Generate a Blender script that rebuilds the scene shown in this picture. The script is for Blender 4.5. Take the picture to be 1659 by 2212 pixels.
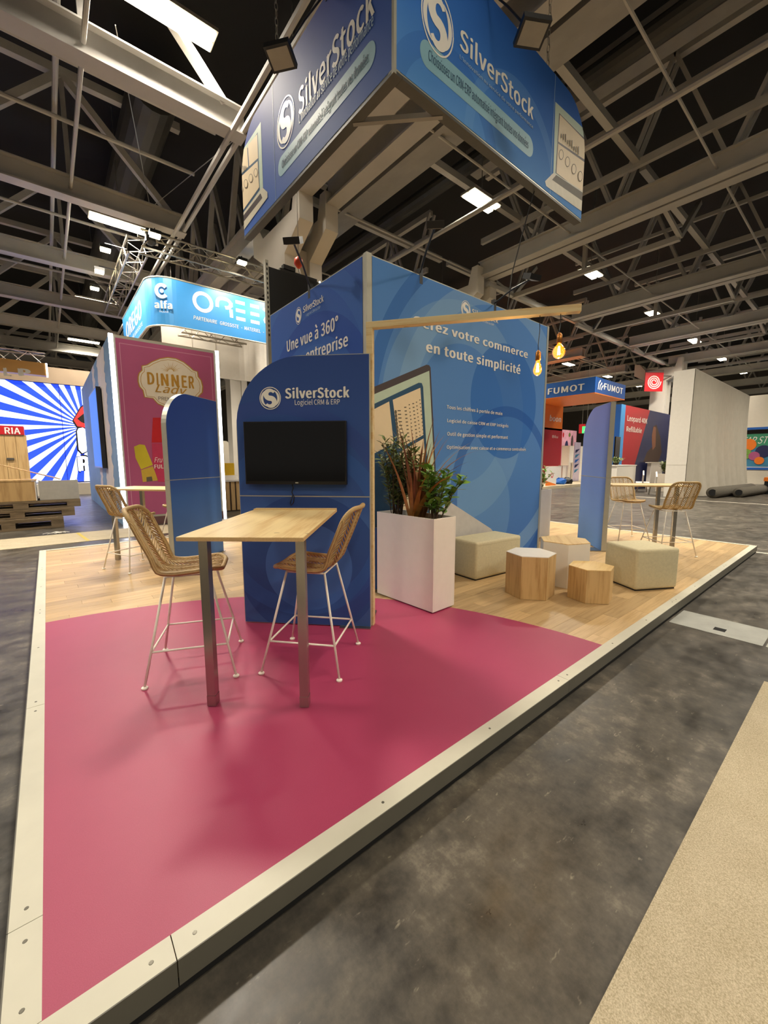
import bpy, bmesh, math, random
from mathutils import Vector, Matrix

# ------------------------------------------------------------------ scene, camera, world, exposure
for ob in list(bpy.data.objects):
    bpy.data.objects.remove(ob, do_unlink=True)
SC = bpy.context.scene
COL = SC.collection
PI = math.pi
R = math.radians
IW, IH = 1659.0, 2212.0
FPX = 873.44
CAM = Vector((0.217, -1.202, 1.5))
YAW, PITCH, ROLL = R(50.405), R(7.216), R(0.0375)
_f = Vector((math.cos(PITCH) * math.cos(YAW), math.cos(PITCH) * math.sin(YAW), -math.sin(PITCH)))
_r = Vector((math.sin(YAW), -math.cos(YAW), 0.0))
_d = _f.cross(_r)
_r2 = math.cos(ROLL) * _r + math.sin(ROLL) * _d
_d2 = -math.sin(ROLL) * _r + math.cos(ROLL) * _d
cam_data = bpy.data.cameras.new('camera')
cam = bpy.data.objects.new('camera', cam_data)
COL.objects.link(cam)
cam_data.sensor_fit = 'HORIZONTAL'
cam_data.sensor_width = 36.0
cam_data.lens = FPX / IW * 36.0
cam_data.clip_end = 400
m3 = Matrix((_r2, -_d2, -_f)).transposed()
cam.matrix_world = Matrix.Translation(CAM) @ m3.to_4x4()
SC.camera = cam

world = bpy.data.worlds.new('hall_air')
SC.world = world
world.use_nodes = True
world.node_tree.nodes['Background'].inputs[0].default_value = (1.0, 0.93, 0.82, 1)
world.node_tree.nodes['Background'].inputs[1].default_value = 0.18

SC.view_settings.view_transform = 'Standard'
SC.view_settings.look = 'None'
SC.view_settings.gamma = 1.0
SC.view_settings.use_curve_mapping = False
SC.view_settings.exposure = 0.15
try:
    SC.cycles.max_bounces, SC.cycles.diffuse_bounces, SC.cycles.glossy_bounces, SC.cycles.transmission_bounces = 5, 3, 2, 5
    SC.cycles.caustics_reflective = SC.cycles.caustics_refractive = False
except Exception:
    pass

LAMP_W = 425.0         # watts of one twin ceiling fixture
LAMP_COL = (1.0, 0.90, 0.75)
GZ = -0.12             # hall floor; the stand's platform top is z = 0
rng = random.Random(7)


def ray(u, v):
    a, b = (u - IW / 2) / FPX, (v - IH / 2) / FPX
    return _r2 * a + _d2 * b + _f


def at_z(u, v, z=0.0):
    d = ray(u, v)
    return CAM + d * ((z - CAM.z) / d.z)


# ------------------------------------------------------------------ mesh helpers
class MB:
    def __init__(s):
        s.v, s.f = [], []

    def add(s, vs, fs):
        n = len(s.v)
        s.v += [tuple(p) for p in vs]
        s.f += [tuple(i + n for i in q) for q in fs]
        return s

    def box(s, x0, x1, y0, y1, z0, z1):
        vs = [(x, y, z) for z in (z0, z1) for y in (y0, y1) for x in (x0, x1)]
        return s.add(vs, [(0, 2, 3, 1), (4, 5, 7, 6), (0, 1, 5, 4), (2, 6, 7, 3), (0, 4, 6, 2), (1, 3, 7, 5)])

    def bar(s, p, q, w, h, up=(0, 0, 1)):
        p, q = Vector(p), Vector(q)
        d = (q - p).normalized()
        u = Vector(up)
        if abs(d.dot(u)) > .98:
            u = Vector((0, 1, 0))
        a = d.cross(u).normalized() * (w / 2)
        b = a.cross(d).normalized() * (h / 2)
        vs = [c + i * a + j * b for c in (p, q) for i, j in ((-1, -1), (1, -1), (1, 1), (-1, 1))]
        return s.add(vs, [(0, 1, 2, 3), (7, 6, 5, 4), (0, 4, 5, 1), (1, 5, 6, 2), (2, 6, 7, 3), (3, 7, 4, 0)])

    def tube(s, pts, r, n=8, closed=False, cap=True):
        pts = [Vector(p) for p in pts]
        rs = r if isinstance(r, (list, tuple)) else [r] * len(pts)
        m = len(pts)
        rings, prev = [], None
        for i, p in enumerate(pts):
            if closed:
                d = pts[(i + 1) % m] - pts[i - 1]
            else:
                d = pts[min(i + 1, m - 1)] - pts[max(i - 1, 0)]
            d.normalize()
            if prev is None:
                up = Vector((0, 0, 1)) if abs(d.z) < .9 else Vector((1, 0, 0))
                a = d.cross(up).normalized()
            else:
                a = (prev - d * prev.dot(d))
                a = a.normalized() if a.length > 1e-6 else d.orthogonal().normalized()
            prev = a
            b = d.cross(a)
            rings.append([p + (a * math.cos(2 * PI * k / n) + b * math.sin(2 * PI * k / n)) * rs[i] for k in range(n)])
        vs = [v for ring in rings for v in ring]
        fs = []
        for i in range(m if closed else m - 1):
            j = (i + 1) % m
            for k in range(n):
                l = (k + 1) % n
                fs.append((i * n + k, i * n + l, j * n + l, j * n + k))
        if cap and not closed:
            fs.append(tuple(range(n - 1, -1, -1)))
            fs.append(tuple((m - 1) * n + k for k in range(n)))
        return s.add(vs, fs)

    def lathe(s, prof, n=16, c=(0, 0, 0)):
        vs = [(c[0] + r * math.cos(2 * PI * k / n), c[1] + r * math.sin(2 * PI * k / n), c[2] + z) for r, z in prof for k in range(n)]
        fs = []
        for i in range(len(prof) - 1):
            for k in range(n):
                l = (k + 1) % n
                fs.append((i * n + k, i * n + l, (i + 1) * n + l, (i + 1) * n + k))
        fs.append(tuple(range(n - 1, -1, -1)))
        fs.append(tuple((len(prof) - 1) * n + k for k in range(n)))
        return s.add(vs, fs)

    def prism_y(s, pts, y0, y1):
        """outline in the local x-z plane, extruded from y0 (front) to y1"""
        n = len(pts)
        vs = [(x, y0, z) for x, z in pts] + [(x, y1, z) for x, z in pts]
        fs = [tuple(range(n)), tuple(range(2 * n - 1, n - 1, -1))]
        fs += [(i, i + n, (i + 1) % n + n, (i + 1) % n) for i in range(n)]
        return s.add(vs, fs)

    def prism_z(s, pts, z0, z1):
        n = len(pts)
        vs = [(x, y, z0) for x, y in pts] + [(x, y, z1) for x, y in pts]
        fs = [tuple(range(n - 1, -1, -1)), tuple(range(n, 2 * n))]
        fs += [(i, (i + 1) % n, (i + 1) % n + n, i + n) for i in range(n)]
        return s.add(vs, fs)

    def mesh(s, name, m=None, smooth=False):
        me = bpy.data.meshes.new(name)
        me.from_pydata(s.v, [], s.f)
        me.update()
        if m is not None:
            me.materials.append(m)
        if smooth:
            for p in me.polygons:
                p.use_smooth = True
        return me


def link(name, me, parent=None):
    o = bpy.data.objects.new(name, me)
    COL.objects.link(o)
    if parent is not None:
        o.parent = parent
    return o


def part(name, mb, m, parent, label=None, smooth=False, bevel=0, kind=None):
    o = link(name, mb.mesh(name, m, smooth), parent)
    if label:
        o['label'] = label
    if kind:
        o['kind'] = kind
    if bevel:
        b = o.modifiers.new('bevel', 'BEVEL')
        b.width, b.segments, b.limit_method = bevel, 3, 'ANGLE'
    return o


def tag(o, label, cat, group=None):
    o['label'], o['category'] = label, cat
    if group:
        o['group'] = group
    return o


def thing(name, label, cat, loc=(0, 0, 0), rz=0.0, group=None):
    o = link(name, None)
    o.location = loc
    o.rotation_euler = (0, 0, rz)
    o.empty_display_size = .1
    return tag(o, label, cat, group)


def struct(name, mb=None, m=None, parent=None):
    o = link(name, mb.mesh(name, m) if mb else None, parent)
    if parent is None:
        o['kind'] = 'structure'
    return o


def copy_tree(o, parent=None):
    c = o.copy()
    COL.objects.link(c)
    c.parent = parent
    for ch in list(o.children):
        copy_tree(ch, c)
    return c


def LX(o, u, v, y=0.0):
    """photo pixel -> (x, z) on the local plane y of an upright thing"""
    c, s = math.cos(o.rotation_euler.z), math.sin(o.rotation_euler.z)
    n = Vector((-s, c, 0))
    d = ray(u, v)
    t = (Vector(o.location) + n * y - CAM).dot(n) / d.dot(n)
    p = CAM + d * t - Vector(o.location)
    return (p.x * c + p.y * s, p.z)


# ------------------------------------------------------------------ materials
def lin(h):
    h = h.lstrip('#')
    o = []
    for i in (0, 2, 4):
        c = int(h[i:i + 2], 16) / 255
        o.append(c / 12.92 if c <= .04045 else ((c + .055) / 1.055) ** 2.4)
    return (*o, 1.0)


class NT:
    def __init__(s, name):
        s.m = bpy.data.materials.new(name)
        s.m.use_nodes = True
        s.t = s.m.node_tree
        s.b = s.t.nodes['Principled BSDF']
        s.c = None

    def n(s, kind, **kw):
        o = s.t.nodes.new(kind)
        for k, v in kw.items():
            setattr(o, k, v)
        return o

    def l(s, a, b):
        s.t.links.new(a, b)

    def coord(s):
        if s.c is None:
            s.c = s.n('ShaderNodeTexCoord')
        return s.c.outputs['Object']

    def math(s, op, a, b=None, c=None):
        o = s.n('ShaderNodeMath', operation=op)
        for i, x in enumerate((a, b, c)):
            if x is None:
                continue
            if isinstance(x, (int, float)):
                o.inputs[i].default_value = x
            else:
                s.l(x, o.inputs[i])
        return o.outputs[0]

    def mix(s, f, a, b):
        o = s.n('ShaderNodeMix', data_type='RGBA')
        for sock, x in ((o.inputs[0], f), (o.inputs[6], a), (o.inputs[7], b)):
            if isinstance(x, (int, float)):
                sock.default_value = x
            elif isinstance(x, tuple):
                sock.default_value = x
            else:
                s.l(x, sock)
        return o.outputs[2]

    def noise(s, scale, detail=4, rough=.55, vec=None, stretch=None, dim='3D'):
        o = s.n('ShaderNodeTexNoise')
        o.inputs['Scale'].default_value = scale
        o.inputs['Detail'].default_value = detail
        o.inputs['Roughness'].default_value = rough
        v = vec or s.coord()
        if stretch:
            mp = s.n('ShaderNodeMapping')
            mp.inputs['Scale'].default_value = stretch
            s.l(v, mp.inputs['Vector'])
            v = mp.outputs[0]
        s.l(v, o.inputs['Vector'])
        return o.outputs['Fac']

    def ramp(s, f, stops):
        o = s.n('ShaderNodeValToRGB')
        e = o.color_ramp.elements
        while len(e) < len(stops):
            e.new(.5)
        for el, (p, c) in zip(e, stops):
            el.position, el.color = p, c
        s.l(f, o.inputs[0])
        return o.outputs[0]

    def bump(s, h, strength, dist=.01):
        o = s.n('ShaderNodeBump')
        o.inputs['Strength'].default_value = strength
        o.inputs['Distance'].default_value = dist
        s.l(h, o.inputs['Height'])
        s.l(o.outputs[0], s.b.inputs['Normal'])


def mul(c, k):
    return (min(1, c[0] * k), min(1, c[1] * k), min(1, c[2] * k), 1)


def pm(name, hexc, rough=.5, metal=0.0, var=.06, scale=9.0, bump=0.0, bscale=None, spec=None, stretch=None):
    t = NT(name)
    c = lin(hexc)
    f = t.noise(scale, stretch=stretch)
    t.l(t.ramp(f, [(.3, mul(c, 1 - var)), (.7, mul(c, 1 + var))]), t.b.inputs['Base Color'])
    t.b.inputs['Roughness'].default_value = rough
    t.b.inputs['Metallic'].default_value = metal
    if spec is not None:
        t.b.inputs['Specular IOR Level'].default_value = spec
    if bump:
        t.bump(t.noise(bscale or scale * 12), bump)
    return t.m


def glow(name, hexc, strength):
    t = NT(name)
    c = lin(hexc)
    t.b.inputs['Base Color'].default_value = c
    f = t.noise(3.0)
    t.l(t.ramp(f, [(.2, mul(c, .96)), (.8, c)]), t.b.inputs['Emission Color'])
    t.b.inputs['Emission Strength'].default_value = strength
    return t.m


def wood(name, light, dark, axis='x', rough=.45, scale=1.0, knots=False, per_object=0.0):
    t = NT(name)
    st = {'x': (1.2, 14, 14), 'y': (14, 1.2, 14), 'z': (14, 14, 1.2)}[axis]
    st = tuple(q * scale for q in st)
    vec = t.coord()
    inf = None
    if per_object:
        inf = t.n('ShaderNodeObjectInfo')
        va = t.n('ShaderNodeVectorMath', operation='ADD')
        cb = t.n('ShaderNodeCombineXYZ')
        for i in range(3):
            t.l(t.math('MULTIPLY', inf.outputs['Random'], 37.0 + 11 * i), cb.inputs[i])
        t.l(vec, va.inputs[0])
        t.l(cb.outputs[0], va.inputs[1])
        vec = va.outputs[0]
    g = t.noise(1.6, 7, .62, vec, st)
    g2 = t.noise(5.0, 3, .5, vec, tuple(q * (.6 if q < 5 else 2.2) for q in st))
    f = t.math('ADD', t.math('MULTIPLY', g, .75), t.math('MULTIPLY', g2, .25))
    col = t.ramp(f, [(.34, lin(dark)), (.52, mul(lin(light), .93)), (.7, lin(light))])
    if knots:
        vo = t.n('ShaderNodeTexVoronoi')
        vo.inputs['Scale'].default_value = 3.3
        t.l(vec, vo.inputs['Vector'])
        k = t.math('LESS_THAN', vo.outputs['Distance'], .075)
        col = t.mix(t.math('MULTIPLY', k, .55), col, mul(lin(dark), .55))
    if per_object:
        hs = t.n('ShaderNodeHueSaturation')
        t.l(t.math('ADD', 1 - per_object, t.math('MULTIPLY', inf.outputs['Random'], per_object * 2)), hs.inputs['Value'])
        t.l(col, hs.inputs['Color'])
        col = hs.outputs[0]
    t.l(col, t.b.inputs['Base Color'])
    t.b.inputs['Roughness'].default_value = rough
    t.bump(f, .08, .004)
    return t.m


def print_mat(name, grad, rings=(), rough=.62, var=.025):
    """printed stand graphic: vertical colour run z0..z1 and big ring motifs (cx, cz, r0, r1, colour, amount) in local x-z"""
    t = NT(name)
    sp = t.n('ShaderNodeSeparateXYZ')
    t.l(t.coord(), sp.inputs[0])
    x, z = sp.outputs[0], sp.outputs[2]
    mr = t.n('ShaderNodeMapRange')
    mr.inputs['From Min'].default_value = grad[0][0]
    mr.inputs['From Max'].default_value = grad[-1][0]
    t.l(z, mr.inputs['Value'])
    span = grad[-1][0] - grad[0][0]
    col = t.ramp(mr.outputs[0], [((g[0] - grad[0][0]) / span, lin(g[1])) for g in grad])
    for cx, cz, r0, r1, c, a in rings:
        dx = t.math('SUBTRACT', x, cx)
        dz = t.math('SUBTRACT', z, cz)
        d = t.math('SQRT', t.math('ADD', t.math('MULTIPLY', dx, dx), t.math('MULTIPLY', dz, dz)))
        k = t.math('MULTIPLY', t.math('GREATER_THAN', d, r0), t.math('LESS_THAN', d, r1))
        col = t.mix(t.math('MULTIPLY', k, a), col, lin(c))
    f = t.noise(2.0)
    col = t.mix(t.math('MULTIPLY', f, var * 2), col, lin('#101830'))
    t.l(col, t.b.inputs['Base Color'])
    t.b.inputs['Roughness'].default_value = rough
    t.b.inputs['Specular IOR Level'].default_value = .12
    return t.m


def floor_mat():
    t = NT('polished_concrete')
    a = t.noise(.55, 8, .62)
    b = t.noise(3.2, 9, .68, stretch=(1.0, 1.6, 1))
    c = t.noise(15, 7, .7, stretch=(1.0, .7, 1))
    f = t.math('ADD', t.math('ADD', t.math('MULTIPLY', a, .25), t.math('MULTIPLY', b, .45)), t.math('MULTIPLY', c, .30))
    col = t.ramp(f, [(.40, lin('#2e2b27')), (.48, lin('#433f38')), (.55, lin('#544e44')), (.64, lin('#7a7264'))])
    sc = t.noise(26, 3, .7, stretch=(.35, 1, 1))
    col = t.mix(t.ramp(sc, [(.66, (0, 0, 0, 1)), (.74, (.5, .5, .5, 1))]), col, lin('#a39a86'))
    t.l(col, t.b.inputs['Base Color'])
    t.l(t.ramp(b, [(.3, (.26, .26, .26, 1)), (.7, (.5, .5, .5, 1))]), t.b.inputs['Roughness'])
    t.bump(t.noise(40, 4), .05, .004)
    return t.m


def carpet_mat(name, c0, c1, scale=220, bump=.5):
    t = NT(name)
    f = t.noise(scale, 3, .7)
    g = t.noise(4, 4)
    k = t.math('ADD', t.math('MULTIPLY', f, .8), t.math('MULTIPLY', g, .2))
    t.l(t.ramp(k, [(.36, lin(c0)), (.64, lin(c1))]), t.b.inputs['Base Color'])
    t.b.inputs['Roughness'].default_value = .75
    t.bump(f, bump, .006)
    return t.m


def weave_mat(name, light, dark):
    t = NT(name)
    w = t.n('ShaderNodeTexWave')
    w.inputs['Scale'].default_value = 62
    w.inputs['Distortion'].default_value = 1.2
    t.l(t.coord(), w.inputs['Vector'])
    n = t.noise(30)
    f = t.math('ADD', t.math('MULTIPLY', w.outputs['Fac'], .45), t.math('MULTIPLY', n, .55))
    t.l(t.ramp(f, [(.3, lin(dark)), (.6, lin(light))]), t.b.inputs['Base Color'])
    t.b.inputs['Roughness'].default_value = .5
    t.bump(w.outputs['Fac'], .25, .003)
    return t.m


def glass_mat(name, tint='#ffe2ae'):
    t = NT(name)
    f = t.noise(4)
    t.l(t.ramp(f, [(.3, mul(lin(tint), .97)), (.7, lin(tint))]), t.b.inputs['Base Color'])
    t.b.inputs['Transmission Weight'].default_value = 1.0
    t.b.inputs['Roughness'].default_value = .02
    t.b.inputs['IOR'].default_value = 1.12
    t.b.inputs['Emission Color'].default_value = lin('#ff9a22')  # amber glow put into the glass in place of the filament's bloom
    t.b.inputs['Emission Strength'].default_value = .9
    return t.m


M = {}
M['concrete'] = floor_mat()
M['pink'] = carpet_mat('magenta_vinyl', '#9b3354', '#a53d5d', 300, .06)
M['pink'].node_tree.nodes['Principled BSDF'].inputs['Roughness'].default_value = .46
M['beige_carpet'] = carpet_mat('beige_carpet', '#a39474', '#d6c9ac', 190, .9)
M['plank'] = wood('oak_plank', '#c6a778', '#a98a5e', 'x', .38, 1.0, per_object=.2)
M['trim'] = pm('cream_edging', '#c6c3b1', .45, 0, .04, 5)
M['trim_side'] = pm('grey_edging_face_shaded', '#5f5c51', .5, 0, .05, 5)  # grey deepened: the side's lack of overhead light is in the colour
M['screw'] = pm('screw_head', '#6d6a60', .4, .7)
M['dark'] = pm('black_metal', '#17181a', .45, .2)
M['gap_black'] = pm('gap_shade_black', '#060606', .9)
M['alu'] = pm('aluminium_profile', '#b9b8aa', .38, .35, .04)
M['steel'] = pm('brushed_steel', '#a9a49a', .26, .95, .06, 30, stretch=(1, 1, .05))
M['white'] = pm('white_laminate', '#ebe6dc', .35, 0, .02)
M['white_paint'] = pm('white_powder_coat', '#f0e9da', .4, 0, .02)
M['print_white'] = pm('white_print', '#eceae2', .5, 0, .02)
M['print_soft'] = pm('pale_blue_print', '#a9c6dc', .5, 0, .02)
M['ply'] = wood('birch_plywood', '#e6cc93', '#c59f62', 'y', .4, .6, knots=True)
M['ply_edge'] = pm('plywood_edge', '#cfae78', .6, 0, .18, 90, stretch=(1, 1, 8))
M['pine'] = wood('pine_batten', '#e3cf9c', '#c9a266', 'x', .5, .8, knots=True)
M['oak_v'] = wood('oak_veneer', '#d2b07a', '#a9824c', 'z', .45, .9)
M['oak_top'] = wood('oak_veneer_top', '#e6c584', '#c99e5c', 'x', .42, .7)
M['rattan'] = weave_mat('rattan_wrap', '#c6a871', '#927140')
M['rattan_weave'] = weave_mat('rattan_cane', '#c2a46c', '#8a6a3a')
M['fabric'] = pm('cream_boucle', '#cfc4a0', .9, 0, .06, 40, .5, 260)
M['black_plastic'] = pm('black_plastic', '#101012', .3, 0, .05)
M['screen_off'] = pm('dark_screen', '#0b0b0d', .12, 0, .05, 2)
M['roof_white'] = pm('painted_steel', '#a9a6a0', .55, 0, .07, 1.5)
M['roof_grey'] = pm('galvanised_steel', '#8d8a86', .5, .2, .1, 2)
M['roof_dark'] = pm('roof_deck', '#0c0b0b', .9, 0, .2, .8)
M['duct'] = pm('dark_duct', '#3a3833', .55, .3, .15, 1.2)
M['column'] = pm('painted_concrete', '#cbc5ba', .6, 0, .04, 1.2)
M['lamp'] = glow('ceiling_lamp', '#fff3d4', 14.0)
M['lamp_body'] = pm('lamp_housing', '#8b857a', .5, .2)
M['led'] = glow('led_strip', '#f4f6ff', 7.0)
M['spot'] = glow('spot_lens', '#ffe9b4', 40.0)
M['flood_face'] = pm('frosted_glass', '#9c978a', .35)
M['soil'] = pm('soil', '#2b2118', .95, 0, .3, 20)
M['leaf_a'] = pm('laurel_leaf', '#78a046', .32, 0, .28, 14)
M['leaf_b'] = pm('ficus_leaf', '#6f8048', .38, 0, .35, 18)
M['leaf_d'] = pm('flax_leaf_pale', '#b07a3c', .42, 0, .3, 9)
M['leaf_c'] = pm('flax_leaf', '#8a5c36', .42, 0, .35, 9)
M['stem'] = pm('stem_bark', '#4c3a26', .8, 0, .2, 20)
M['brass'] = pm('copper_socket', '#b0743a', .28, .9)
M['bulb'] = glass_mat('amber_glass')
M['filament'] = glow('filament', '#ffb347', 160.0)
M['pallet'] = wood('pallet_wood', '#8f7a5c', '#55452f', 'x', .8, .7)
M['board'] = wood('chipboard', '#d0ab73', '#a98450', 'z', .6, .6)
M['grey_box'] = pm('grey_laminate', '#b9b3a6', .5)
M['red'] = pm('red_board', '#c41f28', .4, 0, .04)
M['orange'] = pm('orange_board', '#e87a1e', .45, 0, .05)
M['tan_sign'] = pm('tan_sign', '#c58f45', .5, 0, .1, .8)
M['blue_cyan'] = pm('cyan_blue_banner', '#3f93d8', .45, 0, .04, 1.0)
M['blue_deep'] = pm('deep_blue_banner', '#1f5fb4', .45, 0, .05, 1.0)
M['poster_pink'] = pm('pink_poster', '#ad5580', .35, 0, .05, .9)
M['gold'] = pm('gold_print', '#b5872c', .45, 0, .08)
M['cream'] = pm('cream_print', '#dfd7c6', .5, 0, .02)
M['grey_wall'] = pm('grey_cloth', '#b8b1a2', .9, 0, .05, 3, .1, 60)
M['taupe'] = pm('taupe_panel', '#a5917a', .6, 0, .06, 1)
M['navy'] = pm('navy_print', '#1f2450', .45, 0, .12, 1)
M['yellow'] = pm('yellow_print', '#c9b92c', .45, 0, .1, 2)
M['teal'] = pm('teal_print', '#3f86a8', .5, 0, .2, .7)
M['tablet_dark'] = pm('dark_bezel_print', '#43393a', .5)
M['tablet_mint'] = pm('mint_print', '#b7cbb8', .5, 0, .03)
M['tablet_blue'] = pm('petrol_print', '#1f4a6b', .5, 0, .03)
M['tablet_cream'] = pm('screen_cream_print', '#e6d2ae', .5, 0, .02)
M['ink'] = pm('grey_ink', '#5d5648', .6)
M['pill'] = pm('pill_print', '#86b4c4', .5, 0, .03)
M['screen_blue'] = glow('video_blue', '#1d3fe0', 1.5)
M['screen_white'] = glow('video_white', '#cfdcff', 1.55)
M['screen_red'] = glow('video_red', '#f02828', 1.2)
M['screen_black'] = glow('video_black', '#15130f', .3)
M['chain'] = pm('chain_steel', '#9d988e', .35, .8)
M['hoist_red'] = pm('hoist_orange_red', '#c8401e', .4, .1)
M['exit_green'] = glow('exit_sign_green', '#37b45c', 1.6)
M['tape_white'] = pm('white_tape', '#d8d2c0', .6)
M['tape_yellow'] = pm('yellow_tape', '#c9b24e', .6)
M['slab'] = pm('concrete_cover', '#9fa098', .7, 0, .1, 6, .2, 80)
M['rolled'] = pm('rolled_grey_carpet', '#5d584e', .95, 0, .12, 20, .4, 200)


# ------------------------------------------------------------------ lettering and flat print
_txt = {}
FONT = None
try:
    import os
    FONT = bpy.data.fonts.load(os.path.join(bpy.utils.resource_path('LOCAL'), 'datafiles', 'fonts', 'Noto Sans CJK Regular.woff2'))
except Exception:
    FONT = None


def text_mesh(s, bold, shear=0.0, space=1.0):
    key = (s, bold, shear, space)
    if key in _txt:
        return _txt[key]
    cu = bpy.data.curves.new('lettering', 'FONT')
    cu.body, cu.size, cu.shear = s, 1.0, shear
    cu.space_character = space
    if FONT is not None:
        cu.font = FONT
    cu.resolution_u = 4
    ob = bpy.data.objects.new('lettering', cu)
    COL.objects.link(ob)
    dg = bpy.context.evaluated_depsgraph_get()
    me = bpy.data.meshes.new_from_object(ob.evaluated_get(dg))
    bpy.data.objects.remove(ob, do_unlink=True)
    xs = [v.co.x for v in me.vertices]
    _txt[key] = (me, min(xs), max(xs))
    return _txt[key]


CAP = {}


def cap_h(bold):
    if bold not in CAP:
        me = text_mesh('H', bold)[0]
        CAP[bold] = max(v.co.y for v in me.vertices)
    return CAP[bold]


def lettering(parent, s, x0, x1, z, h, m, bold=.02, y=-.004, shear=0.0, dz=0.0, space=1.0):
    """one printed line: from x0 to x1 on the baseline z, capital height h, in the parent's x-z plane"""
    bold *= .5
    me0, a, b = text_mesh(s, 0.0, shear, space + bold * 3.5)
    bx = bold * 1.25
    a, b = a - bx, b + bx
    sx, sy = (x1 - x0) / (b - a), h / cap_h(0.0)
    mb = MB()
    fs = [tuple(p.vertices) for p in me0.polygons]
    for i, (ox, oz) in enumerate(((0, 0), (bx, 0), (-bx, 0), (bx * .6, bold * .5), (-bx * .6, -bold * .5)) if bold else ((0, 0),)):
        mb.add([(x0 + (v.co.x + ox - a) * sx, y - .0005 * i, z + (v.co.y + oz) * sy) for v in me0.vertices], fs)
    return part('lettering', mb, m, parent)


def lettering_px(parent, s, p0, p1, top, m, bold=.02, y=-.004, shear=0.0, space=1.0, host=None):
    h0 = host or parent
    a, b, t = LX(h0, *p0, y), LX(h0, *p1, y), LX(h0, *top, y)
    z = (a[1] + b[1]) / 2
    return lettering(parent, s, a[0], b[0], z, t[1] - z, m, bold, y, shear, 0.0, space)


def flat(parent, name, pts, m, y=-.002, kind=None):
    mb = MB().add([(x, y, z) for x, z in pts], [tuple(range(len(pts)))])
    return part(name, mb, m, parent, kind=kind)


def flat_px(parent, name, pix, m, y=-.002):
    return flat(parent, name, [LX(parent, u, v, y) for u, v in pix], m, y)


def ring_pts(cx, cz, rx, rz, a0, a1, n):
    return [(cx + rx * math.cos(a0 + (a1 - a0) * i / n), cz + rz * math.sin(a0 + (a1 - a0) * i / n)) for i in range(n + 1)]


def stroke(pts, w):
    """ribbon quads along a flat path with half width w (number or list)"""
    ws = w if isinstance(w, list) else [w] * len(pts)
    L, Rr = [], []
    for i, p in enumerate(pts):
        a, b = pts[max(i - 1, 0)], pts[min(i + 1, len(pts) - 1)]
        dx, dz = b[0] - a[0], b[1] - a[1]
        q = math.hypot(dx, dz) or 1
        nx, nz = -dz / q, dx / q
        L.append((p[0] + nx * ws[i], p[1] + nz * ws[i]))
        Rr.append((p[0] - nx * ws[i], p[1] - nz * ws[i]))
    return L, Rr


def stroke_mb(mb, pts, w, y):
    L, Rr = stroke(pts, w)
    n = len(pts)
    mb.add([(x, y - 6e-5 * i, z) for i, (x, z) in enumerate(L)] + [(x, y - 6e-5 * i, z) for i, (x, z) in enumerate(Rr)], [(i, i + n, i + n + 1, i + 1) for i in range(n - 1)])
    return mb


def s_logo(parent, cx, cz, rx, rz, m, y=-.004):
    mb = MB()
    for k in (1.0,):
        pts = ring_pts(cx, cz, rx * k, rz * k, 0, 2 * PI, 40)
        stroke_mb(mb, pts, rx * .035, y)
    path, wid = [], []
    for i in range(17):
        a = R(25 + 245 * i / 16)
        path.append((.40 * math.cos(a), .36 + .36 * math.sin(a)))
        wid.append(.10 + .14 * min(1, i / 9))
    for i in range(1, 17):
        a = R(90 - 245 * i / 16)
        path.append((.40 * math.cos(a), -.36 + .36 * math.sin(a)))
        wid.append(.10 + .14 * min(1, (16 - i) / 9))
    stroke_mb(mb, [(cx + p[0] * rx * 1.0, cz + p[1] * rz * 1.0) for p in path], [w * rx for w in wid], y)
    for a0 in (115, -65):
        pts = ring_pts(cx, cz, rx * .80, rz * .80, R(a0), R(a0 + 130), 16)
        stroke_mb(mb, pts, [rx * (.02 + .10 * math.sin(PI * i / 16)) for i in range(17)], y)
    return part('logo', mb, m, parent)


def round_rect(x0, x1, z0, z1, r, n=6):
    pts = []
    for cx, cz, a in ((x1 - r, z1 - r, 0), (x0 + r, z1 - r, 90), (x0 + r, z0 + r, 180), (x1 - r, z0 + r, 270)):
        pts += [(cx + r * math.cos(R(a + 90 * i / n)), cz + r * math.sin(R(a + 90 * i / n))) for i in range(n + 1)]
    return pts

# ------------------------------------------------------------------ hall floor and far walls
floor = struct('floor', MB().box(-45, 75, -30, 60, GZ - .3, GZ), M['concrete'])
wx = struct('wall_right', MB().box(62, 62.3, -30, 60, GZ, 11.5), pm('dark_wall', '#5d5a55', .8))
wy = struct('wall_back', MB().box(-45, 75, 52, 52.3, GZ, 11.5), pm('dark_wall_back', '#5a574f', .8))
# service trench covers crossing the floor (rows of cast slabs with lifting slots)
for k in range(8):
    y1 = -.02 - k * .72
    sl = struct('trench_cover', MB().box(4.93, 5.43, y1 - .70, y1, GZ, GZ + .004), M['slab'], floor)
    so = struct('lifting_slot', MB().box(5.04, 5.13, y1 - .42, y1 - .33, GZ + .004, GZ + .0052), M['gap_black'], sl)
t = struct('trim_1', MB().box(9.80, 9.86, -5.0, .12, GZ, GZ + .002), M['tape_white'])
t = struct('trim_2', MB().box(20.6, 20.72, -6.0, 8.0, GZ, GZ + .002), M['tape_white'])

c = part('aisle_carpet', MB().box(-9.0, 4.16, -3.2, -.83, GZ, GZ + .008), M['beige_carpet'], None)
tag(c, 'wide beige looped carpet lying on dark floor in front of platform', 'carpet')
c = part('aisle_carpet', MB().box(-9.0, 5.2, 8.85, 10.2, GZ, GZ + .008), M['beige_carpet'], None)
tag(c, 'narrow beige carpet strip behind the platform beside pallet stack', 'carpet')
t = struct('trim_3', MB().bar((.62, 10.15, GZ + .009), (.74, 8.9, GZ + .009), .06, .002), M['tape_yellow'])
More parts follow.
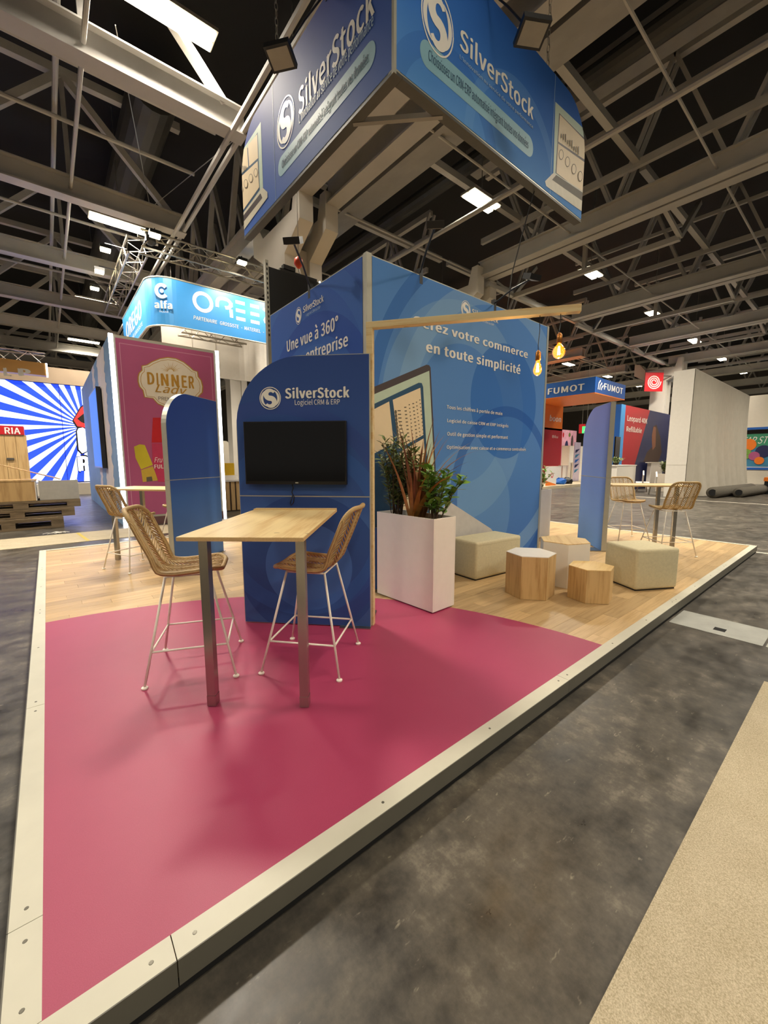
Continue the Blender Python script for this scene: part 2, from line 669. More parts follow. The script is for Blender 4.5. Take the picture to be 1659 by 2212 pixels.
# scraps lying on the floor
for nm, u, v, s_ in (('left', 0, 0, 0),):
    p = at_z(120, 1153, GZ)
    mb = MB()
    for i in range(9):
        a = rng.uniform(0, 6.3)
        q = (p.x + .12 * math.cos(a) * rng.random() * 1.6, p.y + .10 * math.sin(a) * rng.random())
        mb.tube([(q[0] - .08, q[1], GZ + .012), (q[0], q[1] + .03, GZ + .03), (q[0] + .09, q[1] - .02, GZ + .012)], .008, 5)
    o = part('crumpled_film', mb, M['white'], None)
    tag(o, 'small crumpled pale plastic film on floor behind carpet strip', 'litter')

# ------------------------------------------------------------------ the stand's platform
PX, PY = 9.78, 7.64
plat = thing('stand_platform', 'low stand platform of oak planks with a magenta quarter circle and cream edging', 'platform')
part('base', MB().box(.006, PX - .006, .006, PY - .006, GZ, -.085), M['gap_black'], plat)  # flush black box stands in for the shadowed gap under the edging
part('deck', MB().box(.02, PX - .02, .02, PY - .02, -.085, -.012), M['ply_edge'], plat)
ED = .085
PR = 3.60
PW, PLEN = .145, .92
plank_mb = MB().box(0, PLEN - .002, 0, PW - .0015, -.012, 0)
full_plank = plank_mb.mesh('plank', M['plank'])
cand = []
row, y = 0, ED
while y < PY - ED - .01:
    y1 = min(y + PW, PY - ED)
    x = ED - [0, .37, .62, .18, .74][row % 5]
    while x < PX - ED:
        x0, x1 = max(x, ED), min(x + PLEN, PX - ED)
        far = math.hypot(x1, y1)
        if x1 - x0 > .03 and far > PR - .06:
            hid = 3.0 < x0 and x1 < 7.0 and y > 2.5
            d = math.hypot((x0 + x1) / 2 - CAM.x, y - CAM.y) + (40 if hid else 0)
            cand.append((d, x0, x1, y, y1))
        x += PLEN
    y += PW
    row += 1
cand.sort()
rest = MB()
for i, (d, x0, x1, y0, y1) in enumerate(cand):
    if i < 300:
        if x1 - x0 > PLEN - .001 and y1 - y0 > PW - .001:
            o = link('plank', full_plank, plat)
        else:
            o = part('plank', MB().box(0, x1 - x0 - .002, 0, y1 - y0 - .0015, -.012, 0), M['plank'], plat)
        o.location = (x0, y0, 0)
    else:
        rest.box(x0, x1 - .002, y0, y1 - .0015, -.012, 0)
part('planks', rest, M['plank'], plat, kind='stuff')
arc = [(PR * math.cos(R(a)), PR * math.sin(R(a))) for a in [90 * i / 60 for i in range(61)]]
inl = [(ED, ED)] + [(max(ED, x), max(ED, y)) for x, y in arc]
part('vinyl_inlay', MB().prism_z(inl, -.011, .0035), M['pink'], plat, 'magenta vinyl quarter circle')


def edging(p, q, side):
    """one length of L profile: cream top, grey outer face with shade in its colour"""
    x0, x1, y0, y1 = min(p[0], q[0]), max(p[0], q[0]), min(p[1], q[1]), max(p[1], q[1])
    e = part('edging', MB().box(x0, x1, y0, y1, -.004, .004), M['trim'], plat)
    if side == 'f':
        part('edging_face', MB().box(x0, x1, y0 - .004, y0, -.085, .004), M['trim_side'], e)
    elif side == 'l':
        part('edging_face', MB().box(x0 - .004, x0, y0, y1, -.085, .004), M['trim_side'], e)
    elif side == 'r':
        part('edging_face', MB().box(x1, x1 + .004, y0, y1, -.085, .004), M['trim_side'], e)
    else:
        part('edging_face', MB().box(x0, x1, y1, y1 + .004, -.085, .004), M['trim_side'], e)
    L = max(x1 - x0, y1 - y0)
    n = max(2, int(L / .55))
    for i in range(n):
        t_ = (.06 + (L - .12) * i / (n - 1)) / L
        cx = x0 + (x1 - x0) * (t_ if side in 'fb' else .5)
        cy = y0 + (y1 - y0) * (t_ if side in 'lr' else .5)
        part('screw', MB().lathe([(.007, .004), (.006, .0052)], 8, (cx, cy, 0)), M['screw'], e)


fx = [0.0, .40, 2.86, 5.3, 7.6, PX]
for a, b in zip(fx, fx[1:]):
    edging((a, 0), (b - .003, ED), 'f')
ly = [ED + .002, .42, 1.95, 4.0, 6.1, PY]
for a, b in zip(ly, ly[1:]):
    edging((0, a), (ED, b - .003), 'l')
ry = [ED + .002, 2.4, 5.0, PY]
for a, b in zip(ry, ry[1:]):
    edging((PX - ED, a), (PX, b - .003), 'r')
bx_ = [ED + .002, 2.4, 4.9, 7.4, PX - ED]
for a, b in zip(bx_, bx_[1:]):
    edging((a, PY - ED), (b - .003, PY), 'b')

# ------------------------------------------------------------------ roof: deck, two-way trusses, girders, tubes, ducts
ceil = struct('ceiling')
struct('roof_deck', MB().box(-45, 75, -30, 60, 11.9, 12.2), M['roof_dark'], ceil)


def truss_y(x, y0, y1, first, z=8.0, twin=True):
    ch = MB()
    for dx in ((-.20, .20) if twin else (0,)):
        ch.box(x + dx - .05, x + dx + .05, y0, y1, z + .03, z + .47)
        ch.box(x + dx - .16, x + dx + .16, y0, y1, z, z + .03)
        ch.box(x + dx - .16, x + dx + .16, y0, y1, z + .47, z + .5)
    ch.box(x - .09, x + .09, y0, y1, z + 3.3, z + 3.5)
    o = struct('roof_truss', ch, M['roof_white'], ceil)
    struct('rail', MB().box(x - .24, x - .12, y0, y1, z + 1.12, z + 1.30), M['roof_white'], o)
    struct('rail', MB().box(x - .20, x - .10, y0, y1, z + 2.40, z + 2.52), M['roof_white'], o)
    k = first
    while k < y1:
        if k > y0:
            for s in (-1, 1):
                mb = MB()
                for dx in (-.14, .14):
                    mb.bar((x + dx, k + s * .06, z + .5), (x + dx, k + s * 1.25, z + 3.35), .09, .09, (1, 0, 0))
                struct('brace', mb, M['roof_white'], o)
        k += 2.5
    return o


for i, x in enumerate((12.95, 19.85, 26.75, 33.65, 40.55, 47.45, 54.35)):
    truss_y(x, -9.0 if i < 2 else -4.0, 8.5, 1.62 - 5 * 2.5)
    truss_y(x, 11.2, 46.0, 12.4)


def truss_x(y, x0, x1, last, z=8.0):
    ch = MB()
    ch.box(x0, x1, y - .04, y + .04, z + .03, z + .47)
    ch.box(x0, x1, y - .17, y + .17, z, z + .03)
    ch.box(x0, x1, y - .17, y + .17, z + .47, z + .5)
    ch.box(x0, x1, y - .09, y + .09, z + 2.72, z + 2.92)
    o = struct('roof_truss', ch, M['roof_white'], ceil)
    k = last
    while k > x0 + 2.3:
        for a, b in ((k, k - 2.26), (k - 4.52, k - 2.26)):
            struct('brace', MB().bar((a, y, z + .48), (b, y, z + 2.8), .16, .16, (0, 1, 0)), M['roof_white'], o)
        struct('brace', MB().bar((k - 2.26, y, z + .5), (k - 2.26, y, z + 2.8), .10, .10, (0, 1, 0)), M['roof_grey'], o)
        k -= 4.52
    return o


for k in range(-2, 10):
    truss_x(7.7 + 4.6 * k, -22.0, 3.86, 3.48)
# twin main girder on the columns, its flanges, braces and cable ducts
for x in (5.62, 6.42):
    g = MB()
    for y0, y1 in ((-9.0, 8.5), (11.0, 34.0)):
        g.box(x - .05, x + .05, y0, y1, 8.04, 8.62)
        g.box(x - .19, x + .19, y0, y1, 8.0, 8.05)
        g.box(x - .19, x + .19, y0, y1, 8.6, 8.66)
    o = struct('main_girder', g, M['roof_white'], ceil)
    k = 6.2 - 6 * 2.5
    while k < 34:
        for s in (-1, 1):
            struct('brace', MB().bar((x, k + s * .05, 8.64), (x, k + s * 1.25, 11.3), .15, .15, (1, 0, 0)), M['roof_white'], o)
        k += 2.5
for i in range(5):
    struct('louvre_duct', MB().bar((6.95 + .2 * i, -9, 8.25 + .07 * i), (6.95 + .2 * i, 30, 8.25 + .07 * i), .14, .16), M['roof_grey'], ceil)
for x, z, r in ((3.58, 8.0, .055), (3.80, 8.08, .055), (1.22, 8.25, .04), (.94, 8.9, .05), (-4.0, 8.4, .05), (9.45, 8.0, .06)):
    struct('pipe', MB().tube([(x, -9, z), (x, 34, z)], r, 8), M['roof_white'], ceil)
for y in (8.9, 10.6, 15.0, 19.6, 24.0):
    struct('pipe', MB().tube([(-22, y, 8.75), (3.7, y, 8.75)], .045, 8), M['roof_white'], ceil)
struct('air_duct', MB().tube([(3.0, 11.0, 10.6), (3.0, 34, 10.6)], .55, 18), M['duct'], ceil)
struct('air_duct', MB().tube([(9.2, -9, 10.3), (9.2, 34, 10.3)], .35, 14), M['duct'], ceil)
struct('air_duct', MB().tube([(10.2, -9, 9.9), (10.2, 34, 9.9)], .22, 14), M['duct'], ceil)
struct('air_duct', MB().box(11.2, 11.8, -6, 8, 10.6, 11.2), M['roof_grey'], ceil)
# purlins spanning between the Y trusses
for k in range(-2, 9):
    y = 3.55 + 3.45 * k
    for x0, x1 in ((6.6, 12.75), (13.15, 19.65), (20.05, 26.5), (27.0, 33.4), (34, 40.3)):
        if k > 2 and x0 < 12:
            continue
        struct('purlin', MB().box(x0, x1, y - .08, y + .08, 9.22, 9.4), M['roof_white'], ceil)
    if y < 26:
        struct('tie_rod', MB().tube([(6.6, y + 1.7, 8.2), (40, y + 1.7, 8.2)], .028, 6), M['roof_white'], ceil)
# hanging service frames (white trays) seen between the trusses
for x0 in (14.6, 21.5, 28.4, 35.3):
    o = struct('service_frame', MB().box(x0, x0 + .16, 3.0, 8.4, 7.75, 7.9), M['roof_white'], ceil)
    for yy in (3.0, 8.4):
        struct('strut', MB().bar((x0 + .08, yy, 7.85), (x0 + 1.6, yy, 9.3), .12, .12), M['roof_white'], o)
        struct('strut', MB().bar((x0 + .08, yy, 7.85), (x0 - 1.4, yy, 8.1), .10, .10), M['roof_white'], o)
    struct('strut', MB().bar((x0 + .08, 5.7, 7.85), (x0 + .08, 5.7, 9.3), .12, .12), M['roof_white'], o)
    struct('strut', MB().bar((x0 - 1.6, 8.4, 7.85), (x0 + 3.8, 8.4, 7.85), .16, .14), M['roof_white'], o)

COLP = [(9.2, GZ), (10.1, GZ), (10.1, 6.8), (11.2, 7.5), (11.2, 8.25), (10.9, 8.25), (10.5, 7.75), (8.75, 7.75), (8.6, 8.3), (8.35, 8.3), (8.35, 7.4), (9.2, 6.9)]


def column(x, y, label):
    t = thing('forked_column', label, 'column', (x, y, 0), 0, 'forked columns of the hall')
    for x0 in (-.57, .17):
        vs = [(px - 9.65, pz) for px, pz in COLP]
        n = len(vs)
        mb = MB().add([(x0, a, b) for a, b in vs] + [(x0 + .38, a, b) for a, b in vs],
                      [tuple(range(n)), tuple(range(2 * n - 1, n - 1, -1))] + [(i, i + n, (i + 1) % n + n, (i + 1) % n) for i in range(n)])
        part('column_slab', mb, M['column'], t)
    part('tie_block', MB().box(-.19, .17, -.3, .3, GZ, 7.2), M['column'], t)
    return t


column(6.02, 9.65, 'pale forked column rising right behind the tall blue walls')
column(12.95, 9.65, 'pale forked column behind the right end of the tall blue wall')
column(33.65, 8.9, 'far forked column carrying the red fire hose sign')
column(10.4, 26.6, 'far forked column seen between pink poster booth and television panel')
column(26.75, 26.6, 'far forked column behind the orange edged hanging sign')


# ------------------------------------------------------------------ ceiling fixtures with their light
def fixture(x, y, z=8.62, L=1.3, pair=False, on=1.0, label=None):
    t = thing('ceiling_light', label or 'twin tube ceiling light hanging between the roof trusses', 'light', (x, y, z), 0, 'ceiling lights of the hall')
    part('housing', MB().box(-L / 2 - .03, L / 2 + .03, -.24, .24, .0, .06), M['lamp_body'], t)
    for s in (-1, 1):
        part('tube', MB().box(-L / 2, L / 2, s * .12 - .085, s * .12 + .085, -.03, .0), M['lamp'], t)
    part('hanger', MB().tube([(0, 0, .06), (0, 0, 12 - z - .2)], .012, 5), M['chain'], t)
    ld = bpy.data.lights.new('tube_light', 'AREA')
    ld.shape, ld.size, ld.size_y = 'RECTANGLE', L, .44
    ld.energy, ld.color = LAMP_W * on, LAMP_COL
    ld.spread = R(140)
    lo = bpy.data.objects.new('tube_light', ld)
    COL.objects.link(lo)
    lo.parent = t
    lo.location = (0, 0, -.05)
    return t


for iy, y in enumerate((-9.3, -1.5, 6.45, 14.1, 21.9, 29.7, 37.5)):
    for ix, x in enumerate((-11.3, -4.4, 2.5, 10.05, 16.8, 23.7, 30.7, 37.5, 44.4, 51.3)):
        if (y < -8 and x > 20) or (y < 0 and x > 40):
            continue
        if (y, x) == (14.1, 10.05):
            continue
        z = 8.62
        lab = {(2, 2): 'large twin tube ceiling light glaring at the upper left edge', (3, 2): 'twin tube ceiling light above the lighting truss corner',
               (2, 3): 'twin tube ceiling light framed below the hanging blue sign', (2, 4): 'twin tube ceiling light right of the wooden beam tip'}.get((iy, ix))
        if lab is None:
            lab = 'twin tube ceiling light, %s from the left in the %s row' % (('first', 'second', 'third', 'fourth', 'fifth', 'sixth', 'seventh', 'eighth', 'ninth', 'tenth')[ix],
                  ('rearmost', 'near', 'middle stand', 'first far', 'second far', 'third far', 'farthest')[iy])
        near = (ix, iy) == (2, 2)
        fixture(2.46 if near else x, 7.38 if near else y, 9.2 if near else z, 1.5 if ix < 3 else 1.15, on=1.7 if (ix, iy) == (2, 3) else 1.0, label=lab)

# ------------------------------------------------------------------ tall printed walls of the stand
WH = 3.63
BLUES = [(0.0, '#2f5f9c'), (1.6, '#4079b4'), (3.7, '#3f86cc')]
wr = thing('graphic_wall', 'tall blue printed wall with commerce slogan and tablet picture', 'wall panel', (2.99, 2.36, 0))
WRW = 3.61
M['wallR'] = print_mat('wall_graphic_right', [(0.0, '#4470b8'), (1.4, '#5686c6'), (2.4, '#5a89c8'), (3.7, '#5488cc')],
                       [(2.3, 1.9, 1.72, 1.98, '#8fb4d4', .40), (2.3, 1.9, 2.25, 2.42, '#2c62ae', .6), (1.55, 2.1, .9, 1.42, '#8db4d2', .32),
                        (2.5, 2.35, 0, .82, '#2f6ab8', .75), (1.75, .75, 0, .95, '#7aa6d0', .35), (2.6, 1.0, 1.15, 1.3, '#2455a4', .6)])
part('panel', MB().box(0, WRW, 0, .09, .01, WH), M['alu'], wr)
part('print', MB().box(.012, WRW - .05, -.004, 0, .02, WH - .012), M['wallR'], wr)
part('edge_profile', MB().box(WRW - .05, WRW, -.008, .1, .01, WH + .004), M['alu'], wr)
YP = -.006
lettering_px(wr, 'Gérez votre commerce', (892, 706), (1140, 770), (892, 681), M['print_white'], .028, YP)
lettering_px(wr, 'en toute simplicité', (920, 763), (1124, 805), (920, 737), M['print_white'], .028, YP)
for s, p0, p1, tp in (('Tous les chiffres à portée de main', (965, 884), (1085, 895.5), (965, 875)),
                      ('Logiciel de caisse CRM et ERP intégrés', (966, 913.5), (1098, 921.5), (966, 904.5)),
                      ('Outil de gestion simple et performant', (966, 942), (1097, 947), (966, 933)),
                      ('Optimisation avec caisse et e-commerce centralisés', (965, 971), (1136, 972.5), (965, 962))):
    lettering_px(wr, s, p0, p1, tp, M['print_white'], .014, YP)
a, b = LX(wr, 995, 668), LX(wr, 1015, 668)
s_logo(wr, *LX(wr, 1005.5, 669), (b[0] - a[0]) / 2, .105, M['print_white'], YP)
lettering_px(wr, 'SilverStock', (1019, 679), (1076, 698), (1019, 667), M['print_white'], .02, YP)
lettering_px(wr, 'Logiciel CRM & ERP', (1030, 693), (1067, 702), (1030, 687), M['print_white'], .0, YP)
# the tablet picture
k8 = lambda x, y: (800 + x / 8.295, 760 + y / 8.295)
tab = [k8(-40, 625), k8(1000, 232), k8(1050, 240), k8(1075, 285), k8(1160, 1990), (945, 1140), (803, 1140)]
flat(wr, 'picture', [(max(.014, x), z) for x, z in [LX(wr, *p) for p in tab]], M['tablet_dark'], -.0046)
flat(wr, 'picture', [(max(.014, x), z) for x, z in [LX(wr, *p) for p in [k8(-40, 760), k8(1050, 340), k8(1135, 1990), (940, 1140), (803, 1140)]]], M['tablet_mint'], -.0050)
flat(wr, 'picture', [(max(.014, x), z) for x, z in [LX(wr, *p) for p in [k8(-40, 935), k8(860, 555), k8(915, 560), k8(940, 630), k8(1000, 1720), (930, 1130), (803, 1140)]]], M['tablet_blue'], -.0054)
flat(wr, 'picture', [(max(.014, x), z) for x, z in [LX(wr, *p) for p in [k8(-40, 1030), k8(332, 890), k8(412, 1640), k8(300, 1700), k8(-40, 1830)]]], M['tablet_cream'], -.0058)
flat(wr, 'picture', [LX(wr, *k8(*p)) for p in [(395, 862), (890, 645), (945, 1490), (512, 1735)]], M['tablet_cream'], -.0058)
flat(wr, 'picture', [LX(wr, *p) for p in [k8(520, 1800), k8(950, 1550), k8(965, 1760), (920, 1110), (870, 1120)]], M['tablet_cream'], -.0058)
mb = MB()
for i in range(11):
    for j, w in ((0, .05), (1, .035), (2, .02), (3, .03), (4, .02), (5, .02)):
        u = [480, 600, 680, 745, 810, 870][j] + i * 7
        v = [1065, 1005, 960, 940, 915, 875][j] + i * 66
        if v > 1640:
            continue
        x, z = LX(wr, *k8(u, v))
        mb.add([(x, -.0062, z), (x + w, -.0062, z + .004), (x + w, -.0062, z + .016), (x, -.0062, z + .012)], [(0, 1, 2, 3)])
    x, z = LX(wr, *k8(448 + 6 * i, 1080 + 68 * i))
    if i < 9:
        mb.add([(x + .017 * math.cos(k), -.0062, z + .024 * math.sin(k)) for k in [2 * PI * q / 10 for q in range(10)]], [tuple(range(10))])
part('picture_table', mb, M['ink'], wr, kind='stuff')
flat(wr, 'picture', [LX(wr, *p) for p in [(968, 1082), (1060, 1142), (1105, 1200), (985, 1200), (930, 1130)]], pm('grey_picture', '#c3bfbb', .5), -.0046)

wl = thing('graphic_wall', 'tall blue printed wall reading 360 view, left of the corner post', 'wall panel', (2.93, 4.71, 0), -PI / 2)
M['wallL'] = print_mat('wall_graphic_left', [(0.0, '#3660a8'), (2.0, '#3d6ab2'), (3.7, '#3a60b0')],
                       [(1.2, 1.9, 1.15, 1.42, '#2a4ba0', .6), (1.2, 1.9, .75, 1.05, '#4672b8', .35), (.9, 2.2, 1.5, 1.75, '#4a78bd', .3)])
part('panel', MB().box(0, 2.30, 0, .09, .01, WH), M['alu'], wl)
part('print', MB().box(.012, 2.28, -.004, 0, .02, WH - .012), M['wallL'], wl)
lettering_px(wl, 'Une vue à 360°', (620, 759), (731, 712), (619, 737.5), M['print_white'], .022, YP)
a = LX(wl, 660, 769)
lettering_px(wl, 'entreprise', (661, 776), (752, 752), (661, 757), M['print_white'], .022, YP)
lettering_px(wl, 'SilverStock', (655, 675), (699, 652), (655, 663), M['print_white'], .018, YP)
lettering_px(wl, 'Logiciel CRM & ERP', (661, 682), (692, 667.5), (661, 677.5), M['print_soft'], .0, YP)
a, b = LX(wl, 639.5, 682), LX(wl, 652, 682)
s_logo(wl, *LX(wl, 645.7, 682.5), (b[0] - a[0]) / 2, .105, M['print_white'], YP)
cp = part('corner_post', MB().box(2.925, 2.992, 2.352, 2.41, .01, WH + .01), M['alu'], None)
tag(cp, 'grey aluminium post joining the two tall blue walls', 'post')
bp = thing('black_panel', 'black panel with perforated steel upright rising behind the left blue wall', 'panel', (2.98, 4.95, 0))
part('sheet', MB().box(.05, 1.3, 0, .05, .02, 4.42), M['dark'], bp)
part('upright', MB().box(0, .05, -.02, .05, .02, 4.50), M['alu'], bp)
mb = MB()
for i in range(16):
    mb.box(.015, .035, -.0215, -.02, 3.4 + i * .068, 3.435 + i * .068)
part('slot', mb, M['dark'], bp, kind='stuff')
part('top_clamp', MB().box(.25, .9, .0, .05, 4.42, 4.46).box(.3, .5, -.02, .06, 4.46, 4.52), M['black_plastic'], bp)
part('indicator_lamp', MB().lathe([(.012, 0), (.014, .012), (.004, .024)], 8, (.95, 0, 4.42)), glow('indicator', '#fff2cc', 20), bp)


# ------------------------------------------------------------------ free standing panels with rounded corner
def arch_outline(w, h, r, left=True, n=14):
    pts = [(0, .012), (w, .012), (w, h)]
    pts += [(r * math.cos(R(a)) + r, h - r + r * math.sin(R(a))) for a in [90 + 90 * i / n for i in range(n + 1)]]
    return pts if left else [(w - x, z) for x, z in reversed(pts)]


def arch_panel(name, label, loc, rz, left, front, back, seam, w=1.185, h=2.385, r=.6):
    t = thing(name, label, 'panel', loc, rz)
    out = arch_outline(w, h, r, left)
    part('frame', MB().prism_y(out, 0, .075), M['alu'], t)
    inn = [(max(.006, min(w - .006, x)), min(z, h - .006)) for x, z in out]

    def clip(pts, z0, z1):
        up = [p for p in pts if p[1] >= z0 - 1e-6 and p[1] <= z1 + 1e-6]
        xs0, xs1 = .006, w - .006
        if z0 <= .1:
            return [(xs0, .015), (xs1, .015), (xs1, z1), (xs0, z1)]
        return [(xs0, z0), (xs1, z0)] + [p for p in up if p[1] > z0 + .001]
    for y, mt in ((-.003, front), (.078, back)):
        lo, hi = clip(inn, .0, seam - .005), clip(inn, seam + .005, h)
        a = MB().prism_y(lo, y, y + (.003 if y < 0 else -.003))
        part('print', a, mt, t)
        b = MB().prism_y(hi, y, y + (.003 if y < 0 else -.003))
        part('print', b, mt, t)
    part('seam_strip', MB().box(0, w, -.0045, .0795, seam - .004, seam + .004), M['alu'], t)
    part('foot_plate', MB().box(w - .28 if left else .0, w + .0 if left else .28, -.04, .42, .004, .012), M['steel'], t)
    part('foot_plate', MB().box(.02 if left else w - .3, .3 if left else w - .02, -.04 if not left else .0, .42, .004, .012), M['steel'], t)
    return t


ang = math.atan2(1.565 - 2.414, 2.35 - 1.525)
M['tvprint'] = print_mat('panel_graphic', [(0.0, '#44639c'), (.9, '#4a70ae'), (1.25, '#3d5c9c'), (2.4, '#364f8e')],
                         [(.62, .55, 0, .40, '#4f7cc4', .45), (.62, .55, .40, .66, '#2b4684', .55), (.55, .9, .66, .8, '#3f6cb6', .4),
                          (.35, .95, .95, 1.08, '#3d4c92', .4)])
M['arch_blue'] = print_mat('arch_graphic', [(0.0, '#6288c2'), (1.0, '#4470b2'), (1.3, '#3558a0'), (2.4, '#30509e')])
M['arch_violet'] = print_mat('arch_graphic_pale', [(0.0, '#6f9cda'), (1.0, '#7090d6'), (2.4, '#7c88d0')])
tvp = arch_panel('rounded_panel', 'blue rounded panel with white logo carrying the television', (1.525, 2.414, 0), ang, True, M['tvprint'], M['arch_blue'], 1.19)
lettering_px(tvp, 'SilverStock', (616, 859.5), (755, 859), (616, 839.5), M['print_white'], .03, -.005)
lettering_px(tvp, 'Logiciel CRM & ERP', (637, 873.5), (734, 874.5), (637, 864), M['print_white'], .0, -.005)
a, b = LX(tvp, 562, 861), LX(tvp, 606.5, 861)
s_logo(tvp, (a[0] + b[0]) / 2, LX(tvp, 584, 860.5)[1], (b[0] - a[0]) / 2, (b[0] - a[0]) / 2, M['print_white'], -.005)
dL = R(40)
arl = arch_panel('rounded_panel', 'plain blue rounded panel in front of the pink poster booth', (1.48, 4.89, 0), dL, True, M['arch_blue'], M['arch_blue'], 1.24, h=2.45, r=.5)
dR = math.atan2(.895, .98)
arr = arch_panel('rounded_panel', 'pale violet blue rounded panel behind the hexagon stools', (7.25, 1.52, 0), dR, False, M['arch_blue'], M['arch_violet'], 1.22, h=2.43)

# television
tv = thing('television', 'black flat television hanging on the rounded logo panel', 'television', (1.525, 2.414, 0), ang)
x0, zt = LX(tv, 525, 911, -.06)
x1, zb = LX(tv, 749, 1047, -.06)
part('body', MB().box(x0, x1, -.062, -.012, zb, zt), M['black_plastic'], tv, bevel=.004)
part('screen', MB().box(x0 + .014, x1 - .014, -.0635, -.062, zb + .028, zt - .014), M['screen_off'], tv)
part('wall_mount', MB().box((x0 + x1) / 2 - .2, (x0 + x1) / 2 + .2, -.014, -.004, zb + .1, zt - .1), M['dark'], tv)
part('badge', MB().box((x0 + x1) / 2, (x0 + x1) / 2 + .026, -.064, -.062, zb + .009, zb + .019), M['alu'], tv)
cx_ = x0 + (x1 - x0) * .46
part('cable', MB().tube([(cx_, -.04, zb), (cx_ + .01, -.045, zb - .03), (cx_ - .005, -.045, zb - .07), (cx_ + .012, -.04, zb - .11), (cx_ + .003, -.03, zb - .16), (cx_ - .022, -.03, zb - .19),
                         (cx_ - .026, -.03, zb - .165), (cx_ - .004, -.03, zb - .10)], .0045, 6), M['black_plastic'], tv, smooth=True)


# ------------------------------------------------------------------ bar tables
def bar_table(label, loc, rz, L=1.30, Wd=.69, z=1.09):
    """local +y runs from the free end to the panel; free end at y = 0"""
    t = thing('bar_table', label, 'table', loc, rz)
    tp = part('tabletop', MB().box(-Wd / 2, Wd / 2, 0, L, z - .024, z), M['ply'], t, bevel=.002)
    part('edge_band', MB().box(-Wd / 2 - .001, Wd / 2 + .001, -.001, L, z - .020, z - .004), M['ply_edge'], tp)
    part('batten', MB().box(-Wd / 2, Wd / 2, L - .07, L, z, z + .008), M['ply_edge'], t)
    for s in (-1, 1):
        lg = part('leg', MB().box(s * .285 - .026, s * .285 + .026, .17, .222, .004, z - .024), M['steel'], t)
        part('leg_sleeve', MB().box(s * .285 - .0275, s * .285 + .0275, .1685, .2235, .004, .07), M['steel'], lg)
    return t


tdir = math.atan2(.979, .849)
nl, nr = Vector((.756, 1.193, 0)), Vector((1.204, .685, 0))
tc = (nl + nr) / 2
t1 = bar_table('high plywood table in front of the television panel', (tc.x, tc.y, .0035), tdir - PI / 2, 1.29)


def panel_mid(t, w):
    c, s = math.cos(t.rotation_euler.z), math.sin(t.rotation_euler.z)
    return Vector((t.location.x + c * w, t.location.y + s * w, 0))


mR = panel_mid(arr, .60)
dirR = dR - PI / 2
endR = mR + Vector((math.cos(dirR), math.sin(dirR), 0)) * 1.36
t2 = bar_table('high plywood table beyond the cream pouf near the platform corner', (endR.x, endR.y, .001), dirR + PI - PI / 2, 1.30)
mL = panel_mid(arl, .60)
dirL = dL + PI / 2
endL = mL + Vector((math.cos(dirL), math.sin(dirL), 0)) * 1.42
t3 = bar_table('high plywood table behind the plain blue rounded panel', (endL.x, endL.y, .001), dirL + PI - PI / 2, 1.30)

# ------------------------------------------------------------------ rattan bar stools
PROF = [(.215, .742), (.17, .752), (.05, .738), (-.08, .730), (-.15, .736), (-.198, .760), (-.230, .805), (-.256, .86), (-.300, .96), (-.345, 1.07), (-.385, 1.172)]
ACC = [0.0]
for p_, q_ in zip(PROF, PROF[1:]):
    ACC.append(ACC[-1] + math.hypot(q_[0] - p_[0], q_[1] - p_[1]))
SL = ACC[-1]
HWID = .225


def shell(a, x):
    a = max(0, min(SL, a))
    for i in range(len(ACC) - 1):
        if a <= ACC[i + 1] + 1e-9:
            f = (a - ACC[i]) / (ACC[i + 1] - ACC[i])
            y = PROF[i][0] + (PROF[i + 1][0] - PROF[i][0]) * f
            z = PROF[i][1] + (PROF[i + 1][1] - PROF[i][1]) * f
            break
    k = min(1, max(0, (a - .34) / .2))
    e = (x / HWID) ** 2
    return (x, y + .05 * e * k, z + .018 * e * (1 - k))


def in_shell(a, x, m=.0):
    r = .10
    aa, xx = min(a, SL - a) - m, HWID - abs(x) - m
    if aa < 0 or xx < 0:
        return False
    if aa < r and xx < r:
        return math.hypot(r - aa, r - xx) <= r
    return True


